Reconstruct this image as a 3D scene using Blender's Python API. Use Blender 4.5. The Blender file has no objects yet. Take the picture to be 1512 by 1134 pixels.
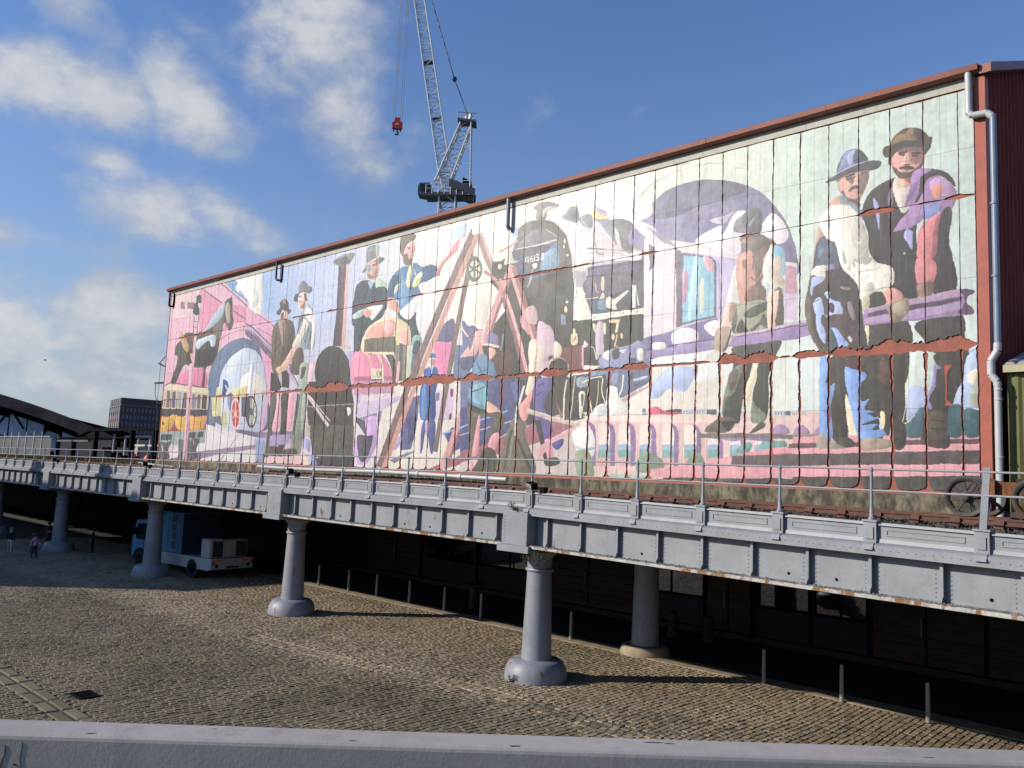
import bpy, bmesh, math, random
import numpy as np
from mathutils import Vector, Matrix
random.seed(7); rng = np.random.default_rng(7)
S = bpy.context.scene
COL = S.collection
# ------------------------------------------------------------------ camera
W, H = 1512, 1134
FOC, YAW, PITCH, ROLL = 1225.86, 0.761991879, 0.10838023, 0.0422077763
CAM = np.array([0., 0., 6.])
def cam_axes():
    fw = np.array([-math.sin(YAW)*math.cos(PITCH), math.cos(YAW)*math.cos(PITCH), math.sin(PITCH)])
    r0 = np.array([math.cos(YAW), math.sin(YAW), 0.]); u0 = np.cross(r0, fw)
    c, s = math.cos(ROLL), math.sin(ROLL)
    return c*r0+s*u0, -s*r0+c*u0, fw
RT, UP, FW = cam_axes()
cd = bpy.data.cameras.new('camera'); cam = bpy.data.objects.new('camera', cd); COL.objects.link(cam)
cd.sensor_width = 36; cd.lens = FOC/W*36; cd.clip_start = .1; cd.clip_end = 3000
cam.matrix_world = Matrix(((RT[0], UP[0], -FW[0], 0), (RT[1], UP[1], -FW[1], 0), (RT[2], UP[2], -FW[2], 6), (0, 0, 0, 1)))
S.camera = cam
# ------------------------------------------------------------------ sun, sky, exposure
SUN_TRAVEL = Vector((.63, .775, -.459)).normalized()
SUN_EL = math.radians(24.7); SUN_ROT = math.atan2(-.63, -.775)
sd = bpy.data.lights.new('sun', 'SUN'); sd.energy = 4.9; sd.angle = math.radians(.53); sd.color = (1., .93, .83)
so = bpy.data.objects.new('sun', sd); COL.objects.link(so)
so.rotation_euler = SUN_TRAVEL.to_track_quat('-Z', 'Y').to_euler(); so.location = (-60, -70, 60)
S.view_settings.view_transform = 'Standard'; S.view_settings.look = 'None'
S.view_settings.exposure = EXPO = 0.08; S.view_settings.gamma = 1; S.view_settings.use_curve_mapping = False
S.render.engine = 'CYCLES'
S.cycles.max_bounces = 5; S.cycles.diffuse_bounces = 1; S.cycles.glossy_bounces = 3
wd = bpy.data.worlds.new('World'); S.world = wd; wd.use_nodes = True
class NT:
    def __init__(s, nt): s.nt = nt
    def n(s, t, **kw):
        x = s.nt.nodes.new(t)
        for k, v in kw.items(): setattr(x, k, v)
        return x
    def l(s, a, b): s.nt.links.new(a, b)
    def put(s, sock, v):
        if isinstance(v, bpy.types.NodeSocket): s.l(v, sock)
        else: sock.default_value = v
    def m(s, op, a, b=0., c=None, clamp=False):
        x = s.n('ShaderNodeMath', operation=op, use_clamp=clamp); s.put(x.inputs[0], a); s.put(x.inputs[1], b)
        if c is not None: s.put(x.inputs[2], c)
        return x.outputs[0]
    def mix(s, f, a, b, mode='MIX'):
        x = s.n('ShaderNodeMix', data_type='RGBA', blend_type=mode); s.put(x.inputs[0], f)
        for i, v in ((6, a), (7, b)):
            s.put(x.inputs[i], v if isinstance(v, bpy.types.NodeSocket) else (*v[:3], 1))
        return x.outputs[2]
    def noise(s, vec, scale, det=4., rough=.55, dist=0.):
        x = s.n('ShaderNodeTexNoise'); x.inputs['Scale'].default_value = scale; x.inputs['Detail'].default_value = det
        x.inputs['Roughness'].default_value = rough; x.inputs['Distortion'].default_value = dist
        if vec is not None: s.l(vec, x.inputs['Vector'])
        return x.outputs[0]
    def ramp(s, f, a, b, smooth=True):
        x = s.n('ShaderNodeMapRange', interpolation_type='SMOOTHSTEP' if smooth else 'LINEAR')
        s.put(x.inputs[0], f); x.inputs[1].default_value = a; x.inputs[2].default_value = b
        return x.outputs[0]
    def scale(s, vec, sc):
        x = s.n('ShaderNodeVectorMath', operation='MULTIPLY'); s.l(vec, x.inputs[0]); x.inputs[1].default_value = sc
        return x.outputs[0]
def make_sky():
    t = NT(wd.node_tree); wd.node_tree.nodes.clear()
    out = t.n('ShaderNodeOutputWorld'); bg = t.n('ShaderNodeBackground'); bg.inputs[1].default_value = SKY_STRENGTH
    t.l(bg.outputs[0], out.inputs[0])
    sky = t.n('ShaderNodeTexSky', sky_type='NISHITA', sun_disc=False); sky.sun_elevation = SUN_EL; sky.sun_rotation = SUN_ROT
    sky.air_density = 1.15; sky.dust_density = .6; sky.ozone_density = 2.2
    tc = t.n('ShaderNodeTexCoord'); v = tc.outputs['Generated']
    sp = t.n('ShaderNodeSeparateXYZ'); t.l(v, sp.inputs[0])
    az = t.m('MULTIPLY', t.m('ARCTAN2', sp.outputs[0], sp.outputs[1]), 57.2958)
    el = t.m('MULTIPLY', t.m('ARCSINE', sp.outputs[2]), 57.2958)
    w1 = t.noise(v, 8., 8., .56, .1); w2 = t.noise(t.scale(v, (1, 1, 1.6)), 20., 9., .6, .1)
    n = t.m('ADD', t.m('MULTIPLY', w1, .68), t.m('MULTIPLY', w2, .32))
    dens = None
    # azimuth, elevation, half widths, tilt, weight of each cloud bank
    for a0, e0, sa, se, tl, k in CLOUDS:
        c, s_ = math.cos(math.radians(tl)), math.sin(math.radians(tl))
        da = t.m('SUBTRACT', az, a0); de = t.m('SUBTRACT', el, e0)
        p = t.m('ADD', t.m('MULTIPLY', da, c/sa/1.7), t.m('MULTIPLY', de, s_/sa/1.7))
        q = t.m('ADD', t.m('MULTIPLY', da, -s_/se/1.7), t.m('MULTIPLY', de, c/se/1.7))
        r2 = t.m('ADD', t.m('MULTIPLY', p, p), t.m('MULTIPLY', q, q))
        b = t.m('MULTIPLY', t.m('EXPONENT', t.m('MULTIPLY', r2, -1.)), k)
        dens = b if dens is None else t.m('MAXIMUM', dens, b)
    # scattered cloud over the rest of the sky
    far = t.ramp(t.noise(t.scale(v, (1, 1, 2.2)), 2.6, 4., .55), .52, .75)
    side = t.ramp(t.m('ABSOLUTE', t.m('ADD', az, 45.)), 42., 75.)
    dens = t.m('MAXIMUM', dens, t.m('MULTIPLY', t.m('MULTIPLY', far, side), .8))
    mask = t.ramp(t.m('ADD', dens, t.m('MULTIPLY', t.m('SUBTRACT', n, .5), 2.3)), .28, .98)
    mask = t.m('MULTIPLY', mask, .86)
    shade = t.ramp(t.m('ADD', dens, t.m('MULTIPLY', t.m('SUBTRACT', w2, .5), 1.5)), .4, 1.3)
    cc = t.mix(shade, CLOUD_THIN, CLOUD_THICK)
    hz = t.m('EXPONENT', t.m('MULTIPLY', t.m('MAXIMUM', el, 0.), -1/11.))
    base = t.mix(t.m('MULTIPLY', hz, .92), t.mix(1., sky.outputs[0], SKY_TINT, 'MULTIPLY'), HORIZON)
    t.l(t.mix(mask, base, cc), bg.inputs[0])
SKY_STRENGTH = .078
SKY_TINT = (.88, 1.27, 1.86)
HORIZON = (5.7, 5.95, 6.45)
CLOUD_THIN = (5.2, 5.8, 6.8); CLOUD_THICK = (8.6, 8.5, 8.5)
CLOUDS = [(-76.5, 21.6, 4.6, 1.7, 8, 1.05), (-71.2, 22.0, 3.0, 1.5, -8, .98), (-66.6, 22.2, 2.6, 1.7, -25, 1.1), (-59.8, 28.2, 3.6, 3.8, -50, 1.0), (-57.2, 24.2, 4.2, 2.1, -52, .82), (-54.3, 21.0, 2.4, .9, -55, .5),
          (-68.6, 15.8, 3.6, 1.5, -12, 1.0), (-63.6, 15.6, 3.0, 1.2, -22, .9), (-60.4, 14.6, 1.8, .8, -30, .55), (-71.3, 18.0, 2.0, .75, 0, .8), (-75.5, 7.8, 6.5, 2.0, 4, 1.0), (-69.3, 9.3, 3.0, 1.4, -5, .95), (-70, 5.0, 9., 2.0, 0, .85),
          (-64.0, 8.0, 6., 1.4, -4, .55), (-41.9, 24.6, 1.4, .8, 30, .52), (-34.6, 25.2, 1.6, .9, 20, .42), (-74.5, 26.4, 3.6, 1.2, -25, .6), (-74.5, 12.8, 4., .9, 0, .55), (-56., 15.5, 2.6, 1., -30, .4), (-51.4, 22., 1.3, 1.6, -20, .45)]
make_sky()
# ------------------------------------------------------------------ materials
def lin(h): return tuple(((int(h[i:i+2], 16)/255+.055)/1.055)**2.4 if int(h[i:i+2], 16) > 10 else int(h[i:i+2], 16)/255/12.92 for i in (0, 2, 4))
MATS = {}
def mat(name, col, rough=.7, var=.25, scale=3., metal=0., spec=.5, bump=0., bscale=30., rust=0., col2=None, streak=0., attr=None, obj_rand=0., coat=0., rustcol=(.17, .062, .022), space='Object'):
    m = bpy.data.materials.new(name); m.use_nodes = True; t = NT(m.node_tree); b = m.node_tree.nodes['Principled BSDF']
    geo = t.n('ShaderNodeNewGeometry'); pos = geo.outputs['Position']
    n1 = t.noise(pos, scale, 6., .6); n2 = t.noise(pos, scale*9, 3.)
    f = t.m('ADD', t.m('MULTIPLY', n1, .7), t.m('MULTIPLY', n2, .3))
    c2 = col2 or tuple(min(1, x*(1+var)) for x in col); c1 = tuple(x*(1-var) for x in col)
    c = t.mix(t.ramp(f, .32, .68), c1, c2)
    if streak:
        st = t.noise(t.scale(pos, (7, 7, .45) if name != 'concrete' else (2.4, 2.4, .9)), 1., 8., .72)
        c = t.mix(t.m('MULTIPLY', t.ramp(st, .5, .72) if name != 'concrete' else t.ramp(st, .42, .58), streak), c, tuple(x*.28 for x in col))
    if name.startswith('sett'):
        big = t.ramp(t.noise(t.scale(pos, (1, .7, 1)), .23, 4., .6), .46, .62); oil = t.ramp(t.noise(pos, .8, 3., .5), .66, .72)
        c = t.mix(t.m('MULTIPLY', big, .26), c, (.075, .066, .045)); c = t.mix(t.m('MULTIPLY', oil, .5), c, (.05, .045, .036))
    if attr:
        at = t.n('ShaderNodeAttribute', attribute_name=attr); c = t.mix(1., c, at.outputs['Color'], 'MULTIPLY')
    if obj_rand:
        oi = t.n('ShaderNodeObjectInfo'); hs = t.n('ShaderNodeHueSaturation'); t.l(c, hs.inputs['Color'])
        t.l(t.m('ADD', t.m('MULTIPLY', oi.outputs['Random'], 2*obj_rand), 1-obj_rand), hs.inputs['Value']); c = hs.outputs[0]
    r = rough
    if name == 'column_paint':
        ob = t.n('ShaderNodeTexCoord').outputs['Object']; rs = t.ramp(t.noise(t.scale(pos, (9, 9, .22)), 1., 3., .6), .63, .70)
        c = t.mix(t.m('MULTIPLY', rs, .75), c, (.26, .12, .045))
    if rust:
        rn = t.noise(t.scale(pos, (1.3, 1.3, .5)), 2.2, 8., .68)
        rf = t.ramp(rn, .66-rust*.3, .72-rust*.3)
        c = t.mix(rf, c, t.mix(t.noise(pos, 14., 4.), rustcol, tuple(x*.35 for x in rustcol)))
        r = t.m('ADD', t.m('MULTIPLY', rf, .9-rough), rough)
    t.l(c, b.inputs['Base Color']); t.put(b.inputs['Roughness'], r)
    b.inputs['Metallic'].default_value = metal; b.inputs['Specular IOR Level'].default_value = spec
    if bump:
        bp = t.n('ShaderNodeBump'); bp.inputs['Strength'].default_value = bump; bp.inputs['Distance'].default_value = .02
        t.l(t.noise(pos, bscale, 5., .6), bp.inputs['Height']); t.l(bp.outputs[0], b.inputs['Normal'])
    MATS[name] = m; return m
GREY = (.222, .231, .243)
mat('grey_paint', GREY, .5, .13, 1.6, bump=.12, rust=.05, streak=.12)
mat('flange_paint', (.38, .36, .32), .7, .25, 3., bump=.6, bscale=22, rust=.47, rustcol=(.32, .16, .06), streak=.3)
mat('column_paint', (.225, .232, .255), .5, .14, 1.4, bump=.1, rust=.16, streak=.3, rustcol=(.2, .09, .04))
mat('parapet_paint', (.36, .325, .285), .6, .12, 1.6, bump=.07, bscale=70, rust=.03, streak=.3, rustcol=(.12, .11, .10))
mat('flake_grey', (.15, .14, .125), .85, .6, 9.)
mat('sett_stone', (.266, .204, .132), .8, .2, .4, bump=.5, bscale=45, attr='tone', spec=.35)
mat('sett_stone_piece', (.165, .134, .083), .8, .2, .4, bump=.5, bscale=45, obj_rand=.18, spec=.35)
mat('joint_earth', (.055, .046, .032), .95, .3, 3., bump=.3)
mat('flag_stone', (.26, .205, .135), .85, .22, 2., bump=.3, bscale=40)
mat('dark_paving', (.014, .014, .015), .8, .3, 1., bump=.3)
mat('ground_earth', (.06, .058, .05), .9, .3, .3)
mat('concrete', (.17, .145, .095), .9, .35, 1.3, bump=.5, bscale=18, streak=.95)
mat('rust_red', (.27, .083, .052), .75, .25, 2., bump=.25)
mat('red_trim', (.34, .085, .05), .6, .12, 2., bump=.1)
mat('gutter_red', (.25, .085, .058), .5, .15, 2.)
mat('dark_red_sheet', (.17, .034, .027), .85, .15, 1., spec=.15)
mat('roof_grey', (.25, .25, .25), .6, .15, .6)
mat('olive_sheet', (.12, .115, .028), .55, .12, 1.2)
mat('cream_trim', (.40, .35, .20), .6, .12, 2.)
mat('pipe_grey', (.17, .21, .27), .4, .12, 2.)
mat('pipe_white', (.42, .42, .42), .4, .08, 2., streak=.15)
mat('pipe_blue', (.022, .03, .06), .4, .15, 2.)
mat('rail_rust', (.10, .042, .026), .8, .35, 5., bump=.3)
mat('timber_dark', (.045, .033, .024), .85, .35, 5., bump=.4)
mat('ballast_stone', (.065, .052, .042), .95, .6, 12., bump=1., bscale=25)
mat('grass_blade', (.07, .075, .022), .8, .4, 3., col2=(.16, .13, .04))
mat('black_metal', (.009, .009, .011), .9, .3, 3., spec=.03)
mat('dark_brown', (.020, .012, .009), .95, .35, 1., bump=.15, spec=.1)
mat('rusty_plate', (.17, .058, .020), .8, .4, 4., bump=.4, rust=.5)
mat('wheel_iron', (.05, .043, .036), .7, .4, 6., rust=.2)
mat('steel_grey', (.42, .43, .44), .45, .12, 1.)
mat('crane_white', (.55, .56, .56), .5, .1, .5)
mat('hook_red', (.42, .018, .015), .5, .15, 1.)
mat('rope_dark', (.04, .045, .055), .6, .1, 1.)
mat('hall_brown', (.22, .135, .10), .9, .35, .5, spec=.1)
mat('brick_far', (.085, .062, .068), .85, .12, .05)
mat('brick_shade', (.014, .009, .008), .85, .3, .6)  # brick lowered to near black so its colour carries the under-deck shade
mat('stone_band', (.22, .16, .13), .8, .12, .2)
mat('timber_clad', (.028, .0095, .0045), .7, .35, 2.5, obj_rand=.3, bump=.2)  # brown taken down to imitate the deep shade on the undercroft boards
mat('bollard_steel', (.24, .22, .19), .5, .15, 3., rust=.1)
mat('truck_blue', (.08, .21, .36), .45, .12, 1., streak=.2)
mat('truck_white', (.36, .38, .39), .45, .08, 2., streak=.25)
mat('truck_cream', (.38, .36, .30), .6, .12, 2., streak=.3)
mat('reflector', (.75, .16, .05), .4, .1, 3.)
mat('rubber', (.012, .012, .013), .85, .2, 5.)
mat('chrome_dull', (.16, .16, .16), .4, .2, 5.)
mat('sheet_fence', (.075, .084, .092), .55, .2, .6, streak=.3)
mat('pale_glazing', (.5, .6, .68), .3, .4, .35)
mat('skin', (.42, .22, .15), .6, .1, 5.); mat('hair_dark', (.02, .014, .01), .7, .2, 5.); mat('hair_fair', (.30, .2, .1), .7, .2, 5.)
mat('cloth_black', (.015, .015, .018), .9, .2, 5.); mat('cloth_pink', (.55, .30, .42), .9, .15, 5.); mat('cloth_denim', (.05, .07, .13), .9, .2, 5.); mat('cloth_pale', (.45, .43, .4), .9, .1, 5.); mat('cloth_plum', (.11, .03, .045), .9, .2, 5.)
mat('leaf_green', (.035, .06, .014), .7, .5, 9., col2=(.10, .11, .03)); mat('stem_brown', (.05, .03, .018), .8, .3, 5.)
mat('poster_green', (.12, .35, .30), .6, .1, 3.)
def glass_mat(name, col, rough=.03, ior=1.9):
    m = bpy.data.materials.new(name); m.use_nodes = True; t = NT(m.node_tree); b = m.node_tree.nodes['Principled BSDF']
    b.inputs['Base Color'].default_value = (*col, 1); b.inputs['IOR'].default_value = ior; b.inputs['Specular IOR Level'].default_value = .5
    geo = t.n('ShaderNodeNewGeometry'); n = t.noise(geo.outputs['Position'], 1.4, 2.)
    bp = t.n('ShaderNodeBump'); bp.inputs['Strength'].default_value = .12; bp.inputs['Distance'].default_value = .02
    t.l(n, bp.inputs['Height']); t.l(bp.outputs[0], b.inputs['Normal'])
    t.put(b.inputs['Roughness'], t.m('ADD', t.m('MULTIPLY', t.noise(geo.outputs['Position'], 6.), .04), rough-.02))
    MATS[name] = m
glass_mat('shop_glass', (.006, .008, .010)); glass_mat('cab_glass', (.01, .014, .018), .08, 1.5)
glass_mat('tower_glass', (.07, .09, .14), .2, 1.5)
# ------------------------------------------------------------------ mesh helpers
class MB:
    def __init__(s): s.v = []; s.f = []; s.mi = []; s.tone = []
    def add(s, vs, fs, mi=0, tone=None):
        o = len(s.v); s.v += [tuple(map(float, p)) for p in vs]; s.f += [tuple(i+o for i in f) for f in fs]; s.mi += [mi]*len(fs)
        if tone is not None: s.tone += [tone]*len(fs)
        return s
    def hexa(s, p, mi=0, tone=None):
        return s.add(p, [(3, 2, 1, 0), (4, 5, 6, 7), (0, 1, 5, 4), (1, 2, 6, 5), (2, 3, 7, 6), (3, 0, 4, 7)], mi, tone)
    def box(s, x0, x1, y0, y1, z0, z1, mi=0):
        return s.hexa([(x0, y0, z0), (x1, y0, z0), (x1, y1, z0), (x0, y1, z0), (x0, y0, z1), (x1, y0, z1), (x1, y1, z1), (x0, y1, z1)], mi)
    def prism(s, A, B, mi=0, caps=True):
        n = len(A); fs = [(i, (i+1) % n, n+(i+1) % n, n+i) for i in range(n)]
        if caps: fs += [tuple(range(n-1, -1, -1)), tuple(range(n, 2*n))]
        return s.add(list(A)+list(B), fs, mi)
    def tube(s, p, q, r, n=8, mi=0, r2=None):
        p, q = Vector(p), Vector(q); d = (q-p).normalized(); a = d.orthogonal().normalized(); b = d.cross(a); r2 = r if r2 is None else r2
        A = [p+(a*math.cos(k*2*math.pi/n)+b*math.sin(k*2*math.pi/n))*r for k in range(n)]
        B = [q+(a*math.cos(k*2*math.pi/n)+b*math.sin(k*2*math.pi/n))*r2 for k in range(n)]
        return s.prism(A, B, mi)
    def path(s, pts, r, n=8, mi=0):
        for a, b in zip(pts, pts[1:]): s.tube(a, b, r, n, mi)
        return s
    def lathe(s, prof, n=24, c=(0, 0, 0), axis='z', mi=0):
        vs = []; N = len(prof)
        for r, z in prof:
            for k in range(n):
                a = 2*math.pi*k/n; x, y = r*math.cos(a), r*math.sin(a)
                vs.append((c[0]+x, c[1]+y, c[2]+z) if axis == 'z' else (c[0]+x, c[1]+z, c[2]+y) if axis == 'y' else (c[0]+z, c[1]+x, c[2]+y))
        fs = [(i*n+k, i*n+(k+1) % n, (i+1)*n+(k+1) % n, (i+1)*n+k) for i in range(N-1) for k in range(n)]
        fs += [tuple(range(n-1, -1, -1)), tuple((N-1)*n+k for k in range(n))]
        return s.add(vs, fs, mi)
    def mesh(s, name, mats, smooth=False):
        me = bpy.data.meshes.new(name); me.from_pydata(s.v, [], s.f)
        for m in ([mats] if isinstance(mats, str) else mats): me.materials.append(MATS[m])
        if any(s.mi): me.polygons.foreach_set('material_index', s.mi)
        if s.tone and len(s.tone) == len(s.f):
            ca = me.color_attributes.new('tone', 'FLOAT_COLOR', 'CORNER')
            ls = np.repeat(np.array(s.tone, np.float32), [len(f) for f in s.f], axis=0)
            ca.data.foreach_set('color', np.concatenate([ls, np.ones((len(ls), 1), np.float32)], 1).ravel())
        bm = bmesh.new(); bm.from_mesh(me); bmesh.ops.recalc_face_normals(bm, faces=bm.faces); bm.to_mesh(me); bm.free()
        if smooth:
            me.polygons.foreach_set('use_smooth', [True]*len(me.polygons)); me.set_sharp_from_angle(angle=math.radians(38))
        return me
    def build(s, name, mats, parent=None, smooth=False, kind=None, label=None, loc=None):
        return link(name, s.mesh(name, mats, smooth), parent, kind, label, loc)
def link(name, me, parent=None, kind=None, label=None, loc=None):
    o = bpy.data.objects.new(name, me); COL.objects.link(o)
    if parent is not None: o.parent = parent
    if kind: o['kind'] = kind
    if label: o['label'] = label
    if loc is not None: o.location = loc
    return o
def tag(o, label, cat=None, group=None):
    o['label'] = label
    if cat: o['category'] = cat
    if group: o['group'] = group
    return o
def thing(name, label, cat, group=None, loc=(0, 0, 0), rz=0.):
    o = bpy.data.objects.new(name, None); COL.objects.link(o); o.location = loc; o.rotation_euler = (0, 0, rz); o.empty_display_size = .2
    return tag(o, label, cat, group)
def lattice(mb, P, Q, wa, wb, ax_a, ax_b, n, r, rb):
    """square lattice boom from P to Q; ax_a, ax_b half-width axes"""
    P, Q, a, b = Vector(P), Vector(Q), Vector(ax_a), Vector(ax_b)
    cor = [(1, 1), (1, -1), (-1, -1), (-1, 1)]
    pt = lambda t, c: P.lerp(Q, t)+a*c[0]*(wa[0]+(wa[1]-wa[0])*t)+b*c[1]*(wb[0]+(wb[1]-wb[0])*t)
    for c in cor: mb.tube(pt(0, c), pt(1, c), r, 5)
    for i in range(n):
        t0, t1 = i/n, (i+1)/n
        for k in range(4):
            c, d = cor[k], cor[(k+1) % 4]
            mb.tube(pt(t0, c), pt(t1, d) if i % 2 else pt(t0, d), rb, 4) if i % 2 else mb.tube(pt(t0, d), pt(t1, c), rb, 4)
            mb.tube(pt(t0, c), pt(t0, d), rb, 4)
# ------------------------------------------------------------------ ground
MB().add([(-900, -700, -.02), (900, -700, -.02), (900, 900, -.02), (-900, 900, -.02)], [(0, 1, 2, 3)]).build('ground', 'ground_earth', kind='structure')
yard = MB().add([(-75, -14, 0), (12, -14, 0), (12, 25.0, 0), (-75, 25.0, 0)], [(0, 1, 2, 3)]).build('cobbled_yard', 'joint_earth', kind='structure')
GUT = [(-27, 15.6), (-24.7, 15.75), (-21.7, 16.05), (-17.35, 17.0), (-11.8, 16.9), (-4, 15.5)]
def gut_y(x): return np.interp(x, [g[0] for g in GUT], [g[1] for g in GUT])
def proj(P):
    d = np.asarray(P, float)-CAM; z = d@FW
    return W/2+FOC*(d@RT)/z, H/2-FOC*(d@UP)/z, z
def sett(cx, cy, lx, ly, h, ang=0., top=.86):
    """rounded cobble: base, shoulder and crown"""
    c, s = math.cos(ang), math.sin(ang); vs = []
    tx, ty = random.uniform(-.006, .006), random.uniform(-.006, .006)
    for kx, kz in ((1., -.02), (.96, h*.62), (top, h)):
        for sx, sy in ((-1, -1), (1, -1), (1, 1), (-1, 1)):
            jx = sx*lx/2*kx*random.uniform(.93, 1.03); jy = sy*ly/2*kx*random.uniform(.95, 1.03)
            vs.append((cx+c*jx-s*jy, cy+s*jx+c*jy, kz+(sx*tx+sy*ty if kz > 0 else 0)))
    fs = [(0, 1, 5, 4), (1, 2, 6, 5), (2, 3, 7, 6), (3, 0, 4, 7), (4, 5, 9, 8), (5, 6, 10, 9), (6, 7, 11, 10), (7, 4, 8, 11), (8, 9, 10, 11)]
    return vs, fs
setts = []
x = -66.; ci = 0
while x < 1.:
    wdt = .172+.016*math.sin(ci*1.7); wob = .35*math.sin(ci*.05)
    y = -2.+random.random()*.2
    while y < 24.15:
        ly = random.uniform(.17, .27)
        yy = y+ly/2; xx = x+wdt/2+.05*math.sin(yy*.9+ci*.08)+random.uniform(-.012, .012)
        if abs(yy-gut_y(xx)) > .42 or xx < -27:
            if not (7.25 < yy < 7.95 and xx < -14) and not (abs(xx+22.5) < .38 and abs(yy-8.5) < .3): setts.append((xx, yy, wdt-.026, ly-.007, .024+random.uniform(-.006, .006), random.uniform(-.06, .06), 0))
        y += ly
    x += wdt; ci += 1
for k in range(4):   # drain course laid lengthwise
    x = -27.
    while x < -2:
        lx = random.uniform(.2, .32); yc = gut_y(x+lx/2)-.3+.2*k
        setts.append((x+lx/2, yc, lx-.02, .18, .03+random.uniform(-.008, .008)-(.02 if k in (1, 2) else 0), math.atan2(gut_y(x+lx)-gut_y(x), lx), 1)); x += lx
for k, yk in enumerate((7.42, 7.78)):  # two lines of long flat tramway stones
    x = -66.
    while x < -14:
        lx = random.uniform(.7, 1.3); setts.append((x+lx/2, yk, lx-.03, .27, .035, 0., 2)); x += lx
vis = []
for i, q in enumerate(setts):
    px, py, z = proj((q[0], q[1], 0))
    if z > 1 and -520 < px < W+420 and py < 1340: vis.append((q[2]*q[3]/z**3, i, px, py))
inview = {i for _, i, _, _ in vis}
vis = [t for t in vis if 0 < t[2] < W and t[3] < 1058+.0305*t[2]]
vis.sort(reverse=True); big = {i for _, i, _, _ in vis[:300]}
sm = MB()
def sett_tone(q):
    base = .84+.32*random.random()
    if random.random() < .08: base *= .68
    warm = random.uniform(-.06, .06)
    g = 1. if q[6] == 0 else 1.06 if q[6] == 1 else 1.1
    d = gut_y(q[0])-.45-q[1]; nearside = min(1., max(0., d/1.2+random.uniform(-.3, .3)))   # darker, less blue setts on the near side of the drain
    b = base*g*(1-.36*nearside)
    return (b*(1+warm-.03*nearside), b, b*(1-warm*1.5-.06*nearside))
for i, q in enumerate(setts):
    if i in big or i not in inview: continue
    vs, fs = sett(*q[:6]); sm.add(vs, fs, 0, sett_tone(q))
sm.build('sett_paving', 'sett_stone', yard, kind='stuff')
protos = []
for k in range(14):
    vs, fs = sett(0, 0, 1, 1, .028); 
    m_ = MB(); vs = [(a, b, c) for a, b, c in vs]; m_.add(vs, fs); protos.append(m_.mesh('sett', 'sett_stone_piece'))
for i in sorted(big):
    q = setts[i]; o = link('sett', random.choice(protos), yard); o.location = (q[0], q[1], q[4]-.028); o.rotation_euler = (0, 0, q[5]); o.scale = (q[2], q[3], 1)
dc = thing('drain_cover', 'small black iron drain grating set in the cobbles at the lower left', 'drain cover', None, (-22.5, 8.5, .02))
MB().box(-.34, .34, -.25, -.19, 0, .03).box(-.34, .34, .19, .25, 0, .03).box(-.34, -.28, -.189, .189, 0, .03).box(.28, .34, -.189, .189, 0, .03).build('frame', 'black_metal', dc)
for k in range(6): MB().box(-.24+k*.09, -.20+k*.09, -.188, .188, 0, .026).build('grate_bar', 'black_metal', dc)
# flag strip along the bollards and the dark floor under the viaduct
fl = MB(); 
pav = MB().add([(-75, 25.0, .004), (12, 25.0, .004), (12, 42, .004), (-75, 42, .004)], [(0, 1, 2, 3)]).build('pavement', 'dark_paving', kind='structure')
x = -60.; flagm = None
while x < 3:
    lx = random.uniform(.75, 1.15)
    MB().box(x+.006, x+lx-.006, 24.2, 24.98, -.02, .05+random.uniform(-.004, .004)).build('flag_stone', 'flag_stone', pav)
    x += lx
# ------------------------------------------------------------------ viaduct
NX = [-84.2, -70.7, -57.2, -43.55, -30.15, -16.8, -2.5, 12.]
def Y0(x): return float(np.interp(x, [-90, -16.6, -4, 10], [18.35, 18.35, 16.8, 15.1]))
def ZP(x): return float(np.interp(x, [-60, -22, -16.6, -4, 10], [5.56, 5.57, 5.52, 5.33, 5.15]))   # parapet top
def ZW(x): return float(np.interp(x, [-60, -28, -16.6, -4, 10], [4.89, 4.88, 4.83, 4.72, 4.6]))    # underside of cornice
def ZF(x): return float(np.interp(x, [-60, -28, -16.6, -4, 10], [3.98, 3.96, 3.90, 3.90, 3.9]))    # underside of bottom flange
def ZR(x): return float(np.interp(x, [-60, -22, -16.6, -4, 10], [6.36, 6.40, 6.44, 6.38, 6.3]))    # hand rail
via = thing('railway_viaduct', 'long grey painted iron viaduct on stout columns crossing the cobbled yard', 'viaduct')
def sweep(mb, x0, x1, prof, mi=0):
    """prof: list of (dy, zfun) -> prism between x0 and x1 following the viaduct line"""
    A = [(x0, Y0(x0)+dy, zf(x0)) for dy, zf in prof]; B = [(x1, Y0(x1)+dy, zf(x1)) for dy, zf in prof]
    return mb.prism(A, B)
F = lambda f, d: (lambda x: f(x)+d)
sw = lambda x0, x1, prof, name, m: sweep(MB(), x0, x1, prof).build(name, m, via)
riv = MB()
def rivet(x, y, z, r=.018):
    riv.add([(x-r, y, z-r), (x+r, y, z-r), (x+r, y, z+r), (x-r, y, z+r), (x, y-.016, z)], [(0, 1, 4), (1, 2, 4), (2, 3, 4), (3, 0, 4)])
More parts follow.
